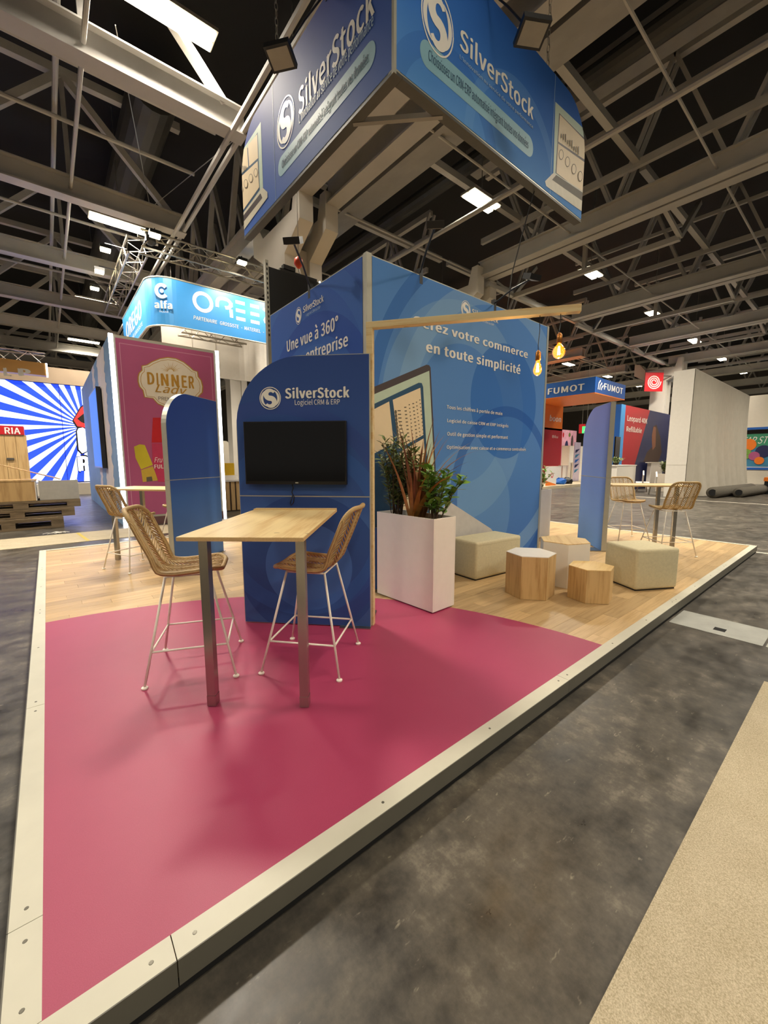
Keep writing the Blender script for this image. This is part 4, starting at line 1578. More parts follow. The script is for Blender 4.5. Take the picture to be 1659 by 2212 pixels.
lettering_px(db, 'FUL', kd(708, 1345), kd(800, 1345), kd(708, 1308), M['print_white'], .02, FRT - .002)
# torn paper pattern on the long side wall
sidef = thing('frame', 'x', 'x', (DX + .02, DY + 9.8, 0), -PI / 2)
mws = Matrix.Translation(Vector((DX + .02, DY + 9.8, 0)) - Vector((DX, DY, 0))) @ Matrix.Rotation(-PI / 2, 4, 'Z')
sl_blue, sl_beige = pm('slate_blue_print', '#6d8fae', .6, 0, .12, 2), pm('pale_print', '#cfc4bd', .6, 0, .06, 3)
o = flat(sidef, 'side_print', [(0, GZ), (9.72, GZ), (9.72, DZ), (0, DZ)], sl_blue, -.003)
o.data.transform(mws); o.parent = db
kv = lambda x, y: (x / 4.807, 740 + y / 4.807)
for u0, u1 in ((1066, 1142), (1006, 1030)):
    x0, x1 = LX(sidef, *kv(u0, 900))[0], LX(sidef, *kv(u1, 900))[0]
    L_, R_ = [], []
    n = 46
    for i in range(n + 1):
        z = GZ + .5 + (DZ - GZ - .5) * i / n
        L_.append((x0 + rng.uniform(-.18, .18), z))
        R_.append((x1 + rng.uniform(-.18, .18), z))
    mb = MB().add([(x, -.006, z) for x, z in L_] + [(x, -.006, z) for x, z in R_], [(i, i + n + 1, i + n + 2, i + 1) for i in range(n)])
    o = part('side_print', mb, sl_beige, sidef)
    o.data.transform(mws); o.parent = db
bpy.data.objects.remove(sidef, do_unlink=True)
ws = thing('wall_screen', 'thin blue lit screen mounted on the side of the poster booth', 'screen', (DX, DY, 0), -PI / 2)
a, b = LX(ws, *kv(950, 900), -.12), LX(ws, *kv(1030, 900), -.12)
x0, x1 = min(a[0], -.6), b[0]
zt, zb = LX(ws, *kv(960, 500), -.12)[1], LX(ws, *kv(1035, 1300), -.12)[1]
x0 = max(x0, x1 - 2.4)
part('body', MB().box(x0, x1, -.12, -.01, zb, zt), M['black_plastic'], ws)
part('screen', MB().box(x0 + .04, x1 - .04, -.124, -.12, zb + .04, zt - .04), glow('side_screen_blue', '#2f6fd0', .7), ws)
part('bracket', MB().box(x0 + .3, x0 + .5, -.03, .02, zb + .2, zt - .2), M['alu'], ws)

# --- hanging cyan sign, its lighting truss and the white fascia below
OY, OZ0, OZ1 = 13.0, 5.62, 7.02
os_ = thing('cyan_sign', 'bright cyan hanging sign with rounded corner, white lettering', 'sign', (2.95, OY, 0))
OR = .75
pth = [(0.0, 5.2), (0.0, OR)] + [(OR - OR * math.cos(R(a)), OR - OR * math.sin(R(a))) for a in range(9, 91, 9)] + [(8.5, 0)]
n = len(pth)
part('print', MB().add([(x, y, OZ0) for x, y in pth] + [(x, y, OZ1) for x, y in pth], [(i, i + 1, i + 1 + n, i + n) for i in range(n - 1)]), M['blue_cyan'], os_)
inn = [(x + .06 if i < 2 else x + .06 * (1 - x / OR) if x < OR else x, y + (.06 if x > .3 else 0)) for i, (x, y) in enumerate(pth)]
part('lining', MB().add([(x + .02, y + .02, OZ0) for x, y in inn] + [(x + .02, y + .02, OZ1) for x, y in inn], [(i, i + n, i + 1 + n, i + 1) for i in range(n - 1)]), M['white'], os_)
for z in (OZ0, OZ1):
    part('frame', MB().tube([(x, y, z) for x, y in pth], .025, 6), M['alu'], os_)
ko = lambda x, y: (200 + x / 3.95, 500 + y / 3.95)
YO = -.006


def opx(x, y):
    return LX(os_, *ko(x, y), YO)


c, e = opx(942, 603), opx(1020, 620)
rr = (e[0] - c[0]) * .93
wst = .055
z0, z1 = c[1] - rr * 1.0, c[1] + rr * 1.0
hgt = z1 - z0


def glyph(*paths):
    mb = MB()
    for k, p in enumerate(paths):
        stroke_mb(mb, p, wst, YO - .0004 * k)
    part('letter', mb, M['print_white'], os_)


def rounded(pts, r=.12):
    out = [pts[0]]
    for a_, b_, c_ in zip(pts, pts[1:], pts[2:]):
        la, lc = math.hypot(a_[0] - b_[0], a_[1] - b_[1]), math.hypot(c_[0] - b_[0], c_[1] - b_[1])
        p_ = (b_[0] + (a_[0] - b_[0]) * r / la, b_[1] + (a_[1] - b_[1]) * r / la)
        q_ = (b_[0] + (c_[0] - b_[0]) * r / lc, b_[1] + (c_[1] - b_[1]) * r / lc)
        out += [((1 - f) ** 2 * p_[0] + 2 * f * (1 - f) * b_[0] + f * f * q_[0], (1 - f) ** 2 * p_[1] + 2 * f * (1 - f) * b_[1] + f * f * q_[1]) for f in [i / 5 for i in range(6)]]
    return out + [pts[-1]]


glyph(ring_pts(c[0], c[1], rr, rr, 0, 2 * PI, 30))
xR, xR1 = opx(1062, 600)[0], opx(1185, 700)[0]
glyph(rounded([(xR, z0 + hgt * .42), (xR, z1), (xR1, z1), (xR1, z0 + hgt * .48), (xR + .30, z0 + hgt * .48)], .2), [(xR + .44, z0 + hgt * .46), (xR1, z0 - .02)])
for u0, u1 in ((1222, 1300), (1345, 1420)):
    xE, xE1 = opx(u0, 640)[0], opx(u1, 660)[0]
    glyph(*[[(xE, z0 + hgt * f), (xE1, z0 + hgt * f)] for f in (0, .5, 1)])
xV = opx(1456, 660)[0]
glyph(rounded([(xV, z1), (xV + .34, z0 + hgt * .62), (xV + .02, z0 + hgt * .40), (xV + .1, z0 + .02), (xV + .8, z0)], .16))
zl = opx(862, 748)[1]
for w_, u0, u1 in (('PARTENAIRE', 862, 1068), ('GROSSISTE', 1086, 1250), ('-', 1266, 1280), ('MATERIEL', 1292, 1432), ('-', 1450, 1463), ('E-LIQUIDES', 1480, 1640)):
    lettering(os_, w_, opx(u0, 760)[0], opx(u1, 860)[0], zl, .11 if w_ != '-' else .11, M['print_white'], .008, YO, .15)
# alfa mark on the rounded corner
cdir = R(45)
af = thing('frame', 'x', 'x', (2.95 + OR - OR * math.cos(R(62)) - .012, OY + OR - OR * math.sin(R(62)) - .012, 0), R(-28))
mwa = Matrix.Translation(Vector(af.location) - Vector(os_.location)) @ Matrix.Rotation(R(-28), 4, 'Z')
for o in (lettering(af, 'alfa', -.25, .25, OZ0 + .48, .2, M['print_white'], .04, -.03), lettering(af, 'liquid', -.12, .12, OZ0 + .36, .05, M['print_white'], .0, -.03)):
    o.data.transform(mwa); o.parent = os_
mb = MB()
stroke_mb(mb, ring_pts(-.02, OZ0 + .98, .15, .17, R(40), R(320), 20), .05, -.03)
stroke_mb(mb, ring_pts(-.02, OZ0 + .98, .03, .035, 0, 2 * PI, 12), .025, -.03)
o = part('logo', mb, M['print_white'], af)
o.data.transform(mwa); o.parent = os_
bpy.data.objects.remove(af, do_unlink=True)
lf = thing('frame', 'x', 'x', (2.95, OY + 5.2, 0), -PI / 2)
mwl = Matrix.Translation(Vector(lf.location) - Vector(os_.location)) @ Matrix.Rotation(-PI / 2, 4, 'Z')
for o in (lettering(lf, 'OREGO', .7, 3.9, OZ0 + .48, .55, M['print_white'], .02, -.006), lettering(lf, 'PARTENAIRE GROSSISTE', .7, 3.9, OZ0 + .22, .12, M['print_white'], .0, -.006)):
    o.data.transform(mwl); o.parent = os_
bpy.data.objects.remove(lf, do_unlink=True)


def box_truss(name, label, p, q, w=.46, step=.4, group=None):
    p, q = Vector(p), Vector(q)
    t = thing(name, label, 'truss', p, 0, group)
    d = (q - p)
    L = d.length
    d.normalize()
    a = d.cross(Vector((0, 0, 1))).normalized() * w / 2
    b = Vector((0, 0, w / 2))
    cs = [-a - b, a - b, a + b, -a + b]
    for c_ in cs:
        part('chord', MB().tube([c_, c_ + d * L], .03, 7), M['chain'], t)
    mb = MB()
    n_ = int(L / step)
    for i in range(n_):
        for k in range(4):
            c0, c1 = cs[k], cs[(k + 1) % 4]
            if i % 2:
                c0, c1 = c1, c0
            mb.tube([c0 + d * (L * i / n_), c1 + d * (L * (i + 1) / n_)], .014, 4, cap=False)
    part('lacing', mb, M['chain'], t, kind='stuff')
    return t


TZ = 7.7
tcor = Vector((2.75, 12.75, TZ))
box_truss('lighting_truss', 'front run of the metal box truss over the cyan sign', tcor, (11.6, 12.75, TZ))
box_truss('lighting_truss', 'left run of the metal box truss receding over the cyan sign', tcor + Vector((0, .35, 0)), (2.75, 19.4, TZ))
box_truss('lighting_truss', 'inner box truss seen under the cyan sign', (4.0, 14.15, OZ0 + .35), (6.2, 14.15, OZ0 + .35))


def spot(label, x, y, z, aim, watts, rz=0.0):
    t = thing('spot_lamp', label, 'lamp', (x, y, z), rz, 'spots on the cyan sign truss')
    part('lens', MB().box(-.12, .12, -.09, .09, -.06, 0), M['spot'], t)
    part('housing', MB().box(-.14, .14, -.11, .11, 0, .09), M['dark'], t)
    part('yoke', MB().tube([(0, 0, .09), (0, 0, .16), ((.55, 0, .16) if x < 2.5 else (0, .6, .16))], .015, 6), M['dark'], t)
    if watts:
        ld = bpy.data.lights.new('spot_light', 'SPOT')
        ld.energy, ld.color, ld.spot_size, ld.spot_blend, ld.shadow_soft_size = watts, (1, .93, .8), R(110), .6, .08
        lo = bpy.data.objects.new('spot_light', ld)
        COL.objects.link(lo)
        lo.parent = t
        lo.location = (0, 0, -.1)
        dv = Vector(aim) - Vector((x, y, z))
        lo.rotation_euler = (Matrix.Rotation(-rz, 3, 'Z') @ dv).to_track_quat('-Z', 'Y').to_euler()
    return t


spot('spot lamp on the front truss right of the corner', 5.4, 12.0, TZ - .05, (5.4, 13.0, 6.2), 260)
spot('spot lamp at the right end of the front truss', 7.0, 12.0, TZ - .05, (7.0, 13.0, 6.2), 260)
spot('topmost spot lamp left of the truss', 2.05, 13.9, TZ, (2.95, 14.2, 6.2), 260)
spot('middle spot lamp left of the truss', 2.05, 15.7, TZ, (2.95, 16.0, 6.2), 260)
spot('lowest spot lamp left of the truss', 2.05, 17.4, TZ, (2.95, 17.6, 6.2), 200)
spot('spot lamp lighting the rounded corner', 3.0, 12.0, TZ - .05, (3.4, 13.1, 6.2), 200)

fs = thing('white_fascia', 'plain white curved fascia under the cyan sign', 'fascia', (2.95, 14.6, 0))
pf = [(.6, 0), (3.2, 0)] + [(3.2 + 1.1 * math.sin(R(a)), -1.1 + 1.1 * math.cos(R(a))) for a in range(10, 61, 10)] + [(5.9, -1.2)]
n = len(pf)
part('band', MB().add([(x, y, 4.55) for x, y in pf] + [(x, y, 6.1) for x, y in pf] + [(x, y + .06, 4.55) for x, y in pf] + [(x, y + .06, 6.1) for x, y in pf],
                      [(i, i + 1, i + 1 + n, i + n) for i in range(n - 1)] + [(i + 2 * n, i + 3 * n, i + 1 + 3 * n, i + 1 + 2 * n) for i in range(n - 1)] + [(i, i + 2 * n, i + 1 + 2 * n, i + 1) for i in range(n - 1)]), M['white'], fs)
for x in (1.55, 2.35):
    part('joint', MB().box(x - .008, x + .008, -.006, 0, 4.55, 6.1), M['grey_box'], fs)
for x in (1.0, 2.9, 5.5):
    part('hanger', MB().tube([(x, 0, 6.1), (x, 0, 8.0)], .012, 5), M['chain'], fs)

# --- slatted counter with yellow box between the panels
ct = thing('slat_counter', 'white topped counter with vertical wooden slats behind the panels', 'counter', (4.2, 12.0, GZ))
part('carcass', MB().box(0, 2.4, .03, .6, 0, .96), pm('counter_dark', '#4a3a2c', .6), ct)
for i in range(14):
    part('slat', MB().box(.02 + .17 * i, .14 + .17 * i, 0, .03, .03, .95), M['oak_v'], ct)
part('worktop', MB().box(-.05, 2.45, -.05, .65, .96, 1.02), M['white'], ct)
o = part('yellow_carton', MB().box(4.25, 4.9, 12.1, 12.45, GZ + 1.16, GZ + 1.55), pm('carton_yellow', '#e0b417', .5), None)
tag(o, 'yellow carton standing on papers on the slatted counter', 'box')
o = part('paper_stack', MB().box(4.2, 5.0, 12.05, 12.5, GZ + 1.02, GZ + 1.10).box(4.25, 4.95, 12.08, 12.47, GZ + 1.10, GZ + 1.16), M['white'], None)
tag(o, 'flat pile of white papers on the slatted counter', 'papers')
pb = thing('display_board', 'pale rounded display board with orange print behind the yellow carton', 'board', (4.72, 14.2, GZ))
part('sheet', MB().prism_y(round_rect(0, .75, 1.05, 2.35, .1), 0, .04), M['cream'], pb)
part('print', MB().box(.12, .5, -.003, 0, 2.05, 2.15).box(.1, .3, -.003, 0, 1.7, 1.95), M['orange'], pb)
part('stand', MB().box(.2, .5, .0, .04, 0, 1.06), M['white'], pb)

# --- LED video wall with sunburst
VY = 24.0
vw = thing('video_wall', 'large lit video wall showing a blue and white sunburst', 'video wall', (-9.0, VY, 0))
kv2 = lambda x, y: (x / 4.807, 740 + y / 4.807)
zt = (LX(vw, *kv2(0, 385))[1] + LX(vw, *kv2(870, 455))[1]) / 2
zb = LX(vw, *kv2(880, 1440))[1]
vx1 = LX(vw, *kv2(990, 900))[0] + 1.0
part('cabinet', MB().box(-.1, vx1, .02, .4, zb - .05, zt + .02), M['black_plastic'], vw)
flat(vw, 'screen', [(0, zb), (vx1 - .1, zb), (vx1 - .1, zt), (0, zt)], M['screen_blue'], .012)
cx0, cz0 = LX(vw, *kv2(880, 870))
for i in range(30):
    a0, a1 = 2 * PI * (i + .1) / 30, 2 * PI * (i + .56) / 30
    q = clip_box([(cx0, cz0), (cx0 + 30 * math.cos(a0), cz0 + 30 * math.sin(a0)), (cx0 + 30 * math.cos(a1), cz0 + 30 * math.sin(a1))], 0, vx1 - .1, zb, zt)
    if len(q) > 2:
        flat(vw, 'ray', q, M['screen_white'], .008)
vp_ = lambda pts: [LX(vw, *kv2(*p)) for p in pts]
flat(vw, 'lips', vp_([(748, 815), (795, 885), (900, 900), (1100, 880), (1100, 640), (890, 625), (830, 670)]), M['screen_black'], .004)
flat(vw, 'lips', vp_([(765, 805), (805, 868), (900, 885), (1100, 870), (1100, 660), (890, 640), (840, 680)]), M['screen_red'], .002)
flat(vw, 'lips', vp_([(800, 790), (840, 825), (900, 850), (1100, 840), (1100, 730), (895, 715)]), M['screen_black'], .0)
flat(vw, 'letter', vp_([(785, 920), (800, 1120), (850, 1165), (940, 1120), (935, 1000), (910, 900), (860, 870), (800, 885)]), M['screen_black'], .004)
flat(vw, 'letter', vp_([(800, 920), (818, 1110), (855, 1150), (900, 1130), (905, 1030), (930, 1010), (905, 910), (860, 882), (815, 890)]), M['screen_white'], .002)
lettering_px(vw, 'P', kv2(808, 1335), kv2(950, 1335), kv2(790, 1180), M['screen_black'], .10, .003)
lettering_px(vw, 'P', kv2(815, 1330), kv2(943, 1330), kv2(796, 1186), M['screen_white'], .05, .001)
part('header', MB().box(-.2, vx1 + .2, -.1, .5, zt + .02, zt + .75), M['taupe'], vw)
part('base', MB().box(-.2, vx1 + .2, -.5, .5, GZ, zb - .05), M['cream'], vw)
part('seam', MB().box(LX(vw, *kv2(640, 800))[0], LX(vw, *kv2(640, 800))[0] + .02, -.002, .0, zb, zt), M['screen_black'], vw)

# --- tan hanging sign far left with its truss
hs = thing('tan_sign', 'tan hanging sign with pale letters above the video wall', 'sign', (-9.0, 22.0, 0))
a, b = LX(hs, *kv2(490, 345)), LX(hs, *kv2(470, 215))
part('board', MB().box(a[0] - 7, a[0], 0, .4, a[1], b[1]), M['tan_sign'], hs)
part('edge_light', MB().box(a[0] - .02, a[0] + .04, -.02, .42, a[1], b[1]), M['led'], hs)
lettering_px(hs, 'I', kv2(-60, 345), kv2(-30, 345), kv2(-60, 265), M['cream'], .05, -.01)
lettering_px(hs, 'L', kv2(40, 345), kv2(120, 345), kv2(60, 265), M['cream'], .05, -.01)
lettering_px(hs, 'P', kv2(190, 345), kv2(325, 350), kv2(190, 268), M['cream'], .05, -.01)
zz = LX(hs, *kv2(200, 130))[1]
xx = LX(hs, *kv2(470, 130))[0]
box_truss('lighting_truss', 'pale box truss above the tan hanging sign', (-9.0 + xx - 8, 22.8, zz), (-9.0 + xx, 22.8, zz), .6, .55)

# --- red and wood cabinet
rc = thing('wooden_cabinet', 'wooden plank cabinet with red lettered header behind the pallets', 'cabinet', (-6.0, 17.0, 0))
x1, zt = LX(rc, *kv2(243, 870))
_, zm = LX(rc, *kv2(245, 960))
part('header', MB().box(x1 - 1.6, x1, -.03, .6, zm, zt), M['red'], rc)
lettering_px(rc, 'RIA', kv2(50, 945), kv2(215, 950), kv2(50, 880), M['print_white'], .02, -.034)
for i in range(6):
    part('plank', MB().box(x1 - 1.58 + .27 * i, x1 - 1.58 + .27 * i + .262, 0, .03, GZ, zm), M['board'], rc)
part('carcass', MB().box(x1 - 1.58, x1 + .03, .03, .6, GZ, zm), M['board'], rc)
hx, hz = LX(rc, *kv2(110, 1207))
part('latch', MB().box(hx - .09, hx + .09, -.04, 0, hz - .03, hz + .03), M['steel'], rc)


# --- pallets with furniture boxes
def pallet(label, x0, x1, y0, y1, z, group):
    t = thing('pallet', label, 'pallet', (x0, y0, z), 0, group)
    W_, D_ = x1 - x0, y1 - y0
    for i in range(7):
        yy = D_ * i / 6 * .93
        part('board', MB().box(0, W_, yy, yy + D_ * .07 + .02, .115, .137), M['pallet'], t)
    for fx_ in (0, .44, .88):
        for fy in (0, .44, .88):
            part('block', MB().box(W_ * fx_, W_ * (fx_ + .12), D_ * fy, D_ * (fy + .12), .022, .093), M['pallet'], t)
    for fy in (0, .44, .88):
        part('runner', MB().box(0, W_, D_ * fy, D_ * (fy + .12), 0, .022), M['pallet'], t)
        part('stringer', MB().box(0, W_, D_ * fy, D_ * (fy + .12), .093, .115), M['pallet'], t)
    return t


gp = 'stacked wooden pallets at the left'
pt = pallet('lowest wooden pallet of the stack at the left edge', -1.6, .42, 11.45, 12.6, GZ, gp)
pt.scale = (1, 1, 1.9)
p2 = pallet('middle wooden pallet of the stack at the left edge', -1.5, .66, 11.6, 12.8, GZ + .262, gp)
p2.scale = (1, 1, 1.5)
p3 = pallet('top wooden pallet under the boxes at the left edge', -1.5, .80, 11.75, 13.0, GZ + .47, gp)
p3.scale = (1, 1, 1.36)
zb0 = GZ + .66
bx = thing('wooden_box', 'low open wooden box on the pallets at the left edge', 'box', (-1.12, 11.8, zb0))
part('front', MB().box(0, 1.06, 0, .02, 0, .48), M['board'], bx)
part('side', MB().box(1.06, 1.08, 0, .9, 0, .48), M['white'], bx)
part('lid', MB().box(-.02, 1.10, -.02, .7, .485, .51), M['board'], bx)
part('inside', MB().box(.02, 1.05, .02, .9, .0, .37), M['dark'], bx)
bx = thing('grey_box', 'open grey laminate box on the pallets beside the wooden one', 'box', (.01, 11.85, zb0))
part('front', MB().box(0, .78, 0, .02, 0, .48), M['grey_box'], bx)
part('side', MB().box(.76, .78, .02, .8, 0, .48).box(0, .02, .02, .8, 0, .48), M['white'], bx)
part('bottom', MB().box(.02, .76, .02, .8, 0, .03), M['white'], bx)
lb = link('loose_board', MB().bar((-.75, 12.3, zb0 + .90), (.45, 12.2, zb0 + .50), .22, .02).mesh('loose_board', M['board']))
tag(lb, 'loose wooden board leaning slantwise over the grey box', 'board')

# --- rigging bridle over the cyan sign
rg = thing('chain_hoist', 'orange chain hoist hanging from a two legged wire bridle', 'hoist', (3.05, 12.6, 0))
hp = Vector((.0, 0, 8.6))
part('wire', MB().tube([hp, (-1.35, -4.9, 8.6 + .2)], .009, 5), M['chain'], rg)
part('wire', MB().tube([hp, (.75, -4.9, 8.1)], .009, 5), M['chain'], rg)
part('hook', MB().tube([hp, hp - Vector((0, 0, .18))], .018, 6), M['chain'], rg)
part('body', MB().lathe([(.02, .0), (.10, -.06), (.12, -.2), (.09, -.32), (.02, -.36)], 12, hp - Vector((0, 0, .16))), M['hoist_red'], rg, smooth=True)
part('chain_bag', MB().lathe([(.03, 0), (.12, -.1), (.15, -.42), (.05, -.5)], 10, hp - Vector((.05, 0, .5))), M['dark'], rg)
part('load_chain', MB().tube([hp - Vector((0, 0, .5)), (0, .1, TZ + .16)], .012, 5), M['chain'], rg)
h2 = thing('chain_hoist', 'small orange chain hoist hanging just above the blue wall top', 'hoist', (3.9, 5.6, 0))
part('body', MB().lathe([(.015, .0), (.07, -.04), (.08, -.13), (.02, -.2)], 12, (0, 0, 5.05)), M['hoist_red'], h2, smooth=True)
part('load_chain', MB().tube([(0, 0, 5.05), (0, 0, 11.8)], .007, 5), M['chain'], h2)
part('hook', MB().tube([(0, 0, 4.86), (.02, 0, 4.75), (0, 0, 4.65)], .012, 5), M['chain'], h2)


# ================================================================== neighbouring stands, right
def fpx(o, name, x, u0, v0, u1, v1, th, m, y=0.0, zmin=None):
    a, b = LX(o, u0, v0, y), LX(o, u1, v1, y)
    z0, z1 = min(a[1], b[1]), max(a[1], b[1])
    if zmin is not None:
        z0 = zmin
    return part(name, MB().box(min(a[0], b[0]), max(a[0], b[0]), y, y + th, z0, z1), m, o), min(a[0], b[0]), max(a[0], b[0]), z0, z1


# --- hanging blue and orange sign
FX, FY = 24.0, 9.15
fm = thing('blue_orange_sign', 'hanging blue sign with orange underside and white letters', 'sign', (FX, FY, 0), -PI / 2)
FZ0, FZ1 = 5.27, 6.12
part('panel', MB().box(-7.0, 0, 0, .1, FZ0, FZ1), M['blue_deep'], fm)
part('panel', MB().box(-.1, 0, .1, 4.2, FZ0, FZ1), pm('navy_blue_banner', '#1c4a8c', .5), fm)
part('underside', MB().box(-7.0, 0, 0, 4.2, FZ0 - .04, FZ0), M['orange'], fm)
part('panel', MB().box(-7.0, -6.9, .1, 4.2, FZ0, FZ1), M['blue_deep'], fm)
lettering_px(fm, 'FUMOT', (1183, 851), (1262, 843.5), (1183, 840), M['print_white'], .02, -.01)
f2 = thing('frame', 'x', 'x', (FX, FY, 0), 0)
mwf = (Matrix.Translation(Vector((FX, FY, 0))) @ Matrix.Rotation(-PI / 2, 4, 'Z')).inverted() @ Matrix.Translation(Vector((FX, FY, 0)))
o = lettering(f2, 'FUMOT', 1.1, 3.8, FZ0 + .28, .34, M['print_white'], .02, -.012)
o.data.transform(mwf); o.parent = fm
mb = MB()
for k in range(3):
    stroke_mb(mb, [(.35 + .2 * k, FZ0 + .2), (.42 + .2 * k, FZ0 + .55 - .1 * k), (.62 + .2 * k, FZ0 + .72 - .12 * k)], .05, -.012)
o = part('logo', mb, M['print_white'], f2)
o.data.transform(mwf); o.parent = fm
bpy.data.objects.remove(f2, do_unlink=True)
for x, y in ((-6.5, .3), (-.5, .3), (-.5, 3.8), (-6.5, 3.8)):
    part('hanger', MB().tube([(x, y, FZ1), (x, y, 9.0)], .012, 5), M['chain'], fm)

# --- low stage with orange and red panels
st = part('low_stage', MB().box(16.5, 38.0, 10.6, 18.0, GZ, GZ + .16), M['beige_carpet'], None)
tag(st, 'low beige stage edge behind the tall blue wall', 'stage')
SGZ = GZ + .16
bo = thing('orange_red_panel', 'orange over red display panel with white letters, right of the blue wall', 'panel', (18.0, 13.2, 0))
_, x0, x1, z0, z1 = fpx(bo, 'upper', 0, 1150, 925, 1217, 878, .08, M['orange'])
fpx(bo, 'lower', 0, 1150, 1000, 1215, 927, .08, pm('dark_red_panel', '#b01f2c', .5), 0, SGZ)
lettering_px(bo, 'boon', (1187, 911), (1212, 910), (1187, 897), M['print_white'], .02, -.01, .1)
lettering_px(bo, 'Blu', (1193, 946), (1205, 946), (1193, 940), M['print_white'], .0, -.01)
pk = thing('pink_poster', 'pink poster board with dark figures right of the red panel', 'poster', (18.0, 14.6, 0))
fpx(pk, 'board', 0, 1212, 995, 1246, 931, .06, pm('rose_print', '#d9a3b8', .5, 0, .2, 3), 0, SGZ)
for u0, v0, u1, v1, mt in ((1219, 980, 1228, 952, 'navy'), (1232, 975, 1239, 940, 'tablet_dark'), (1215, 945, 1219, 934, 'red'), (1228, 944, 1233, 935, 'leaf_b')):
    a, b = LX(pk, u0, v0, -.004), LX(pk, u1, v1, -.004)
    c_ = ((a[0] + b[0]) / 2, (a[1] + b[1]) / 2)
    flat(pk, 'print', [(c_[0] + (b[0] - a[0]) / 2 * math.cos(k), c_[1] + (b[1] - a[1]) / 2 * math.sin(k)) for k in [2 * PI * q / 12 for q in range(12)]], M[mt], -.004)
tb = thing('banner_stand', 'slim upright banner with blue printed shapes', 'banner', (18.0, 12.4, 0))
_, bx0, bx1, _, bz1 = fpx(tb, 'banner', 0, 1237, 1037, 1255, 956, .03, pm('mauve_banner', '#c9bccb', .5, 0, .1, 4), 0, SGZ + .03)
for k in range(5):
    zz = SGZ + .6 + .35 * k
    flat(tb, 'print', [(bx0 + .12, zz), (bx0 + .38, zz + .05), (bx1 - .1, zz + .3), (bx0 + .2, zz + .22)], (M['teal'], M['navy'], M['blue_deep'])[k % 3], -.003)
part('foot', MB().box(bx0, bx1, -.12, .14, SGZ, SGZ + .03), M['steel'], tb)
for i, (u0, v0, u1, v1, d, lab) in enumerate(((1229, 1000, 1262, 965, .6, 'tall white display cabinet behind the slim banner'), (1214, 1040, 1228, 1006, .3, 'low white display block left of the slim banner'),
                                              (1196, 1030, 1213, 1008, .6, 'white block beside the red shield sign'), (1250, 1035, 1268, 1000, .6, 'white block right of the slim banner'))):
    t = thing('display_block', lab, 'display', (18.0, (13.6, 12.85, 11.9, 12.95)[i], 0))
    _, x0, x1, z0, z1 = fpx(t, 'body', 0, u0, v0, u1, v1, d, M['white'], 0, SGZ)
    part('top', MB().box(x0 - .02, x1 + .02, -.02, d + .02, z1, z1 + .03), M['cream'], t)
t = thing('sofa', 'blue sofa on the low stage behind white display blocks', 'sofa', (18.0, 15.4, 0))
_, x0, x1, z0, z1 = fpx(t, 'backrest', 0, 1211, 1020, 1238, 992, .25, M['blue_deep'], 0, SGZ + .1)
part('seat', MB().box(x0, x1, -.6, 0, SGZ + .1, SGZ + .5), M['blue_deep'], t, bevel=.05)
part('leg', MB().box(x0 + .05, x0 + .12, -.55, -.48, SGZ, SGZ + .1), M['dark'], t)
part('leg', MB().box(x1 - .12, x1 - .05, -.55, -.48, SGZ, SGZ + .1), M['dark'], t)
t = thing('shield_sign', 'white sign with red shield mark and orange stripe on the stage', 'sign', (18.0, 11.0, 0))
_, x0, x1, z0, z1 = fpx(t, 'board', 0, 1178, 1046, 1203, 1008, .05, M['white'], 0, SGZ)
flat(t, 'stripe', [(x0, SGZ), (x1, SGZ), (x1, SGZ + .05), (x0, SGZ + .3)], M['orange'], -.004)
mb = MB()
stroke_mb(mb, ring_pts((x0 + x1) / 2 + .1, SGZ + .62, .12, .14, R(120), R(420), 18), .03, -.004)
part('mark', mb, M['red'], t)
for i, (u, v, lab) in enumerate(((1211, 1036, 'crumpled blue bag on the stage left of the banner'), (1225, 1040, 'dark tangled bag on the stage beside the banner'))):
    p = wall_px(u, v, y=11.3)
    mb = MB().lathe([(.28, 0), (.36, .12), (.3, .28), (.1, .38)], 10, (p.x, 11.3, SGZ))
    rr_ = random.Random(i)
    mb.v = [(x + rr_.uniform(-.06, .06), y + rr_.uniform(-.06, .06), z + (rr_.uniform(-.05, .05) if z > SGZ + .01 else 0)) for x, y, z in mb.v]
    o = part('bag', mb, (M['blue_deep'], M['dark'])[i], None)
    tag(o, lab, 'bag')

# --- red and navy poster wall
LW = thing('poster_wall', 'red and navy poster wall with white lettering and a dark figure', 'poster wall', (23.0, 7.4, 0))
zt0, zt1 = LX(LW, 1352, 879)[1], LX(LW, 1450, 893)[1]
zt = (zt0 + zt1) / 2
xa, xm, xb = LX(LW, 1341, 900)[0], LX(LW, 1350, 900)[0], LX(LW, 1470, 960)[0]
xbt = LX(LW, 1404, 887)[0]
xbb = LX(LW, 1372, 1000)[0]
part('wall', MB().box(xa, xb, .01, .4, GZ, zt), M['blue_deep'], LW)
part('edge', MB().box(xa, xm, -.004, .01, GZ, zt), M['blue_cyan'], LW)
zb_ = LX(LW, 1372, 1000)[1]
flat(LW, 'print', [(xm, GZ), (xbb - .6, GZ), (xbb, zb_), (xbt, zt), (xm, zt)], pm('deep_red_print', '#a81c28', .5, 0, .06, 1), -.002)
flat(LW, 'print', [(xbb - .6, GZ), (xb, GZ), (xb, zt), (xbt, zt), (xbb, zb_)], M['navy'], -.002)
lettering_px(LW, 'Leopard 40K', (1355, 909), (1398, 915), (1355, 897), M['print_white'], .012, -.008)
lettering_px(LW, 'Refillable', (1353, 931), (1386, 936), (1353, 921), M['print_white'], .012, -.008)
kl = lambda x, y: (1320 + x / 4.894, 760 + y / 4.894)
flat(LW, 'figure', [LX(LW, *kl(*p), -.004) for p in ((340, 1165), (500, 1165), (535, 1060), (520, 900), (480, 770), (445, 790), (430, 900), (440, 1000), (380, 1060))], pm('dark_brown_print', '#3a2418', .6), -.004)
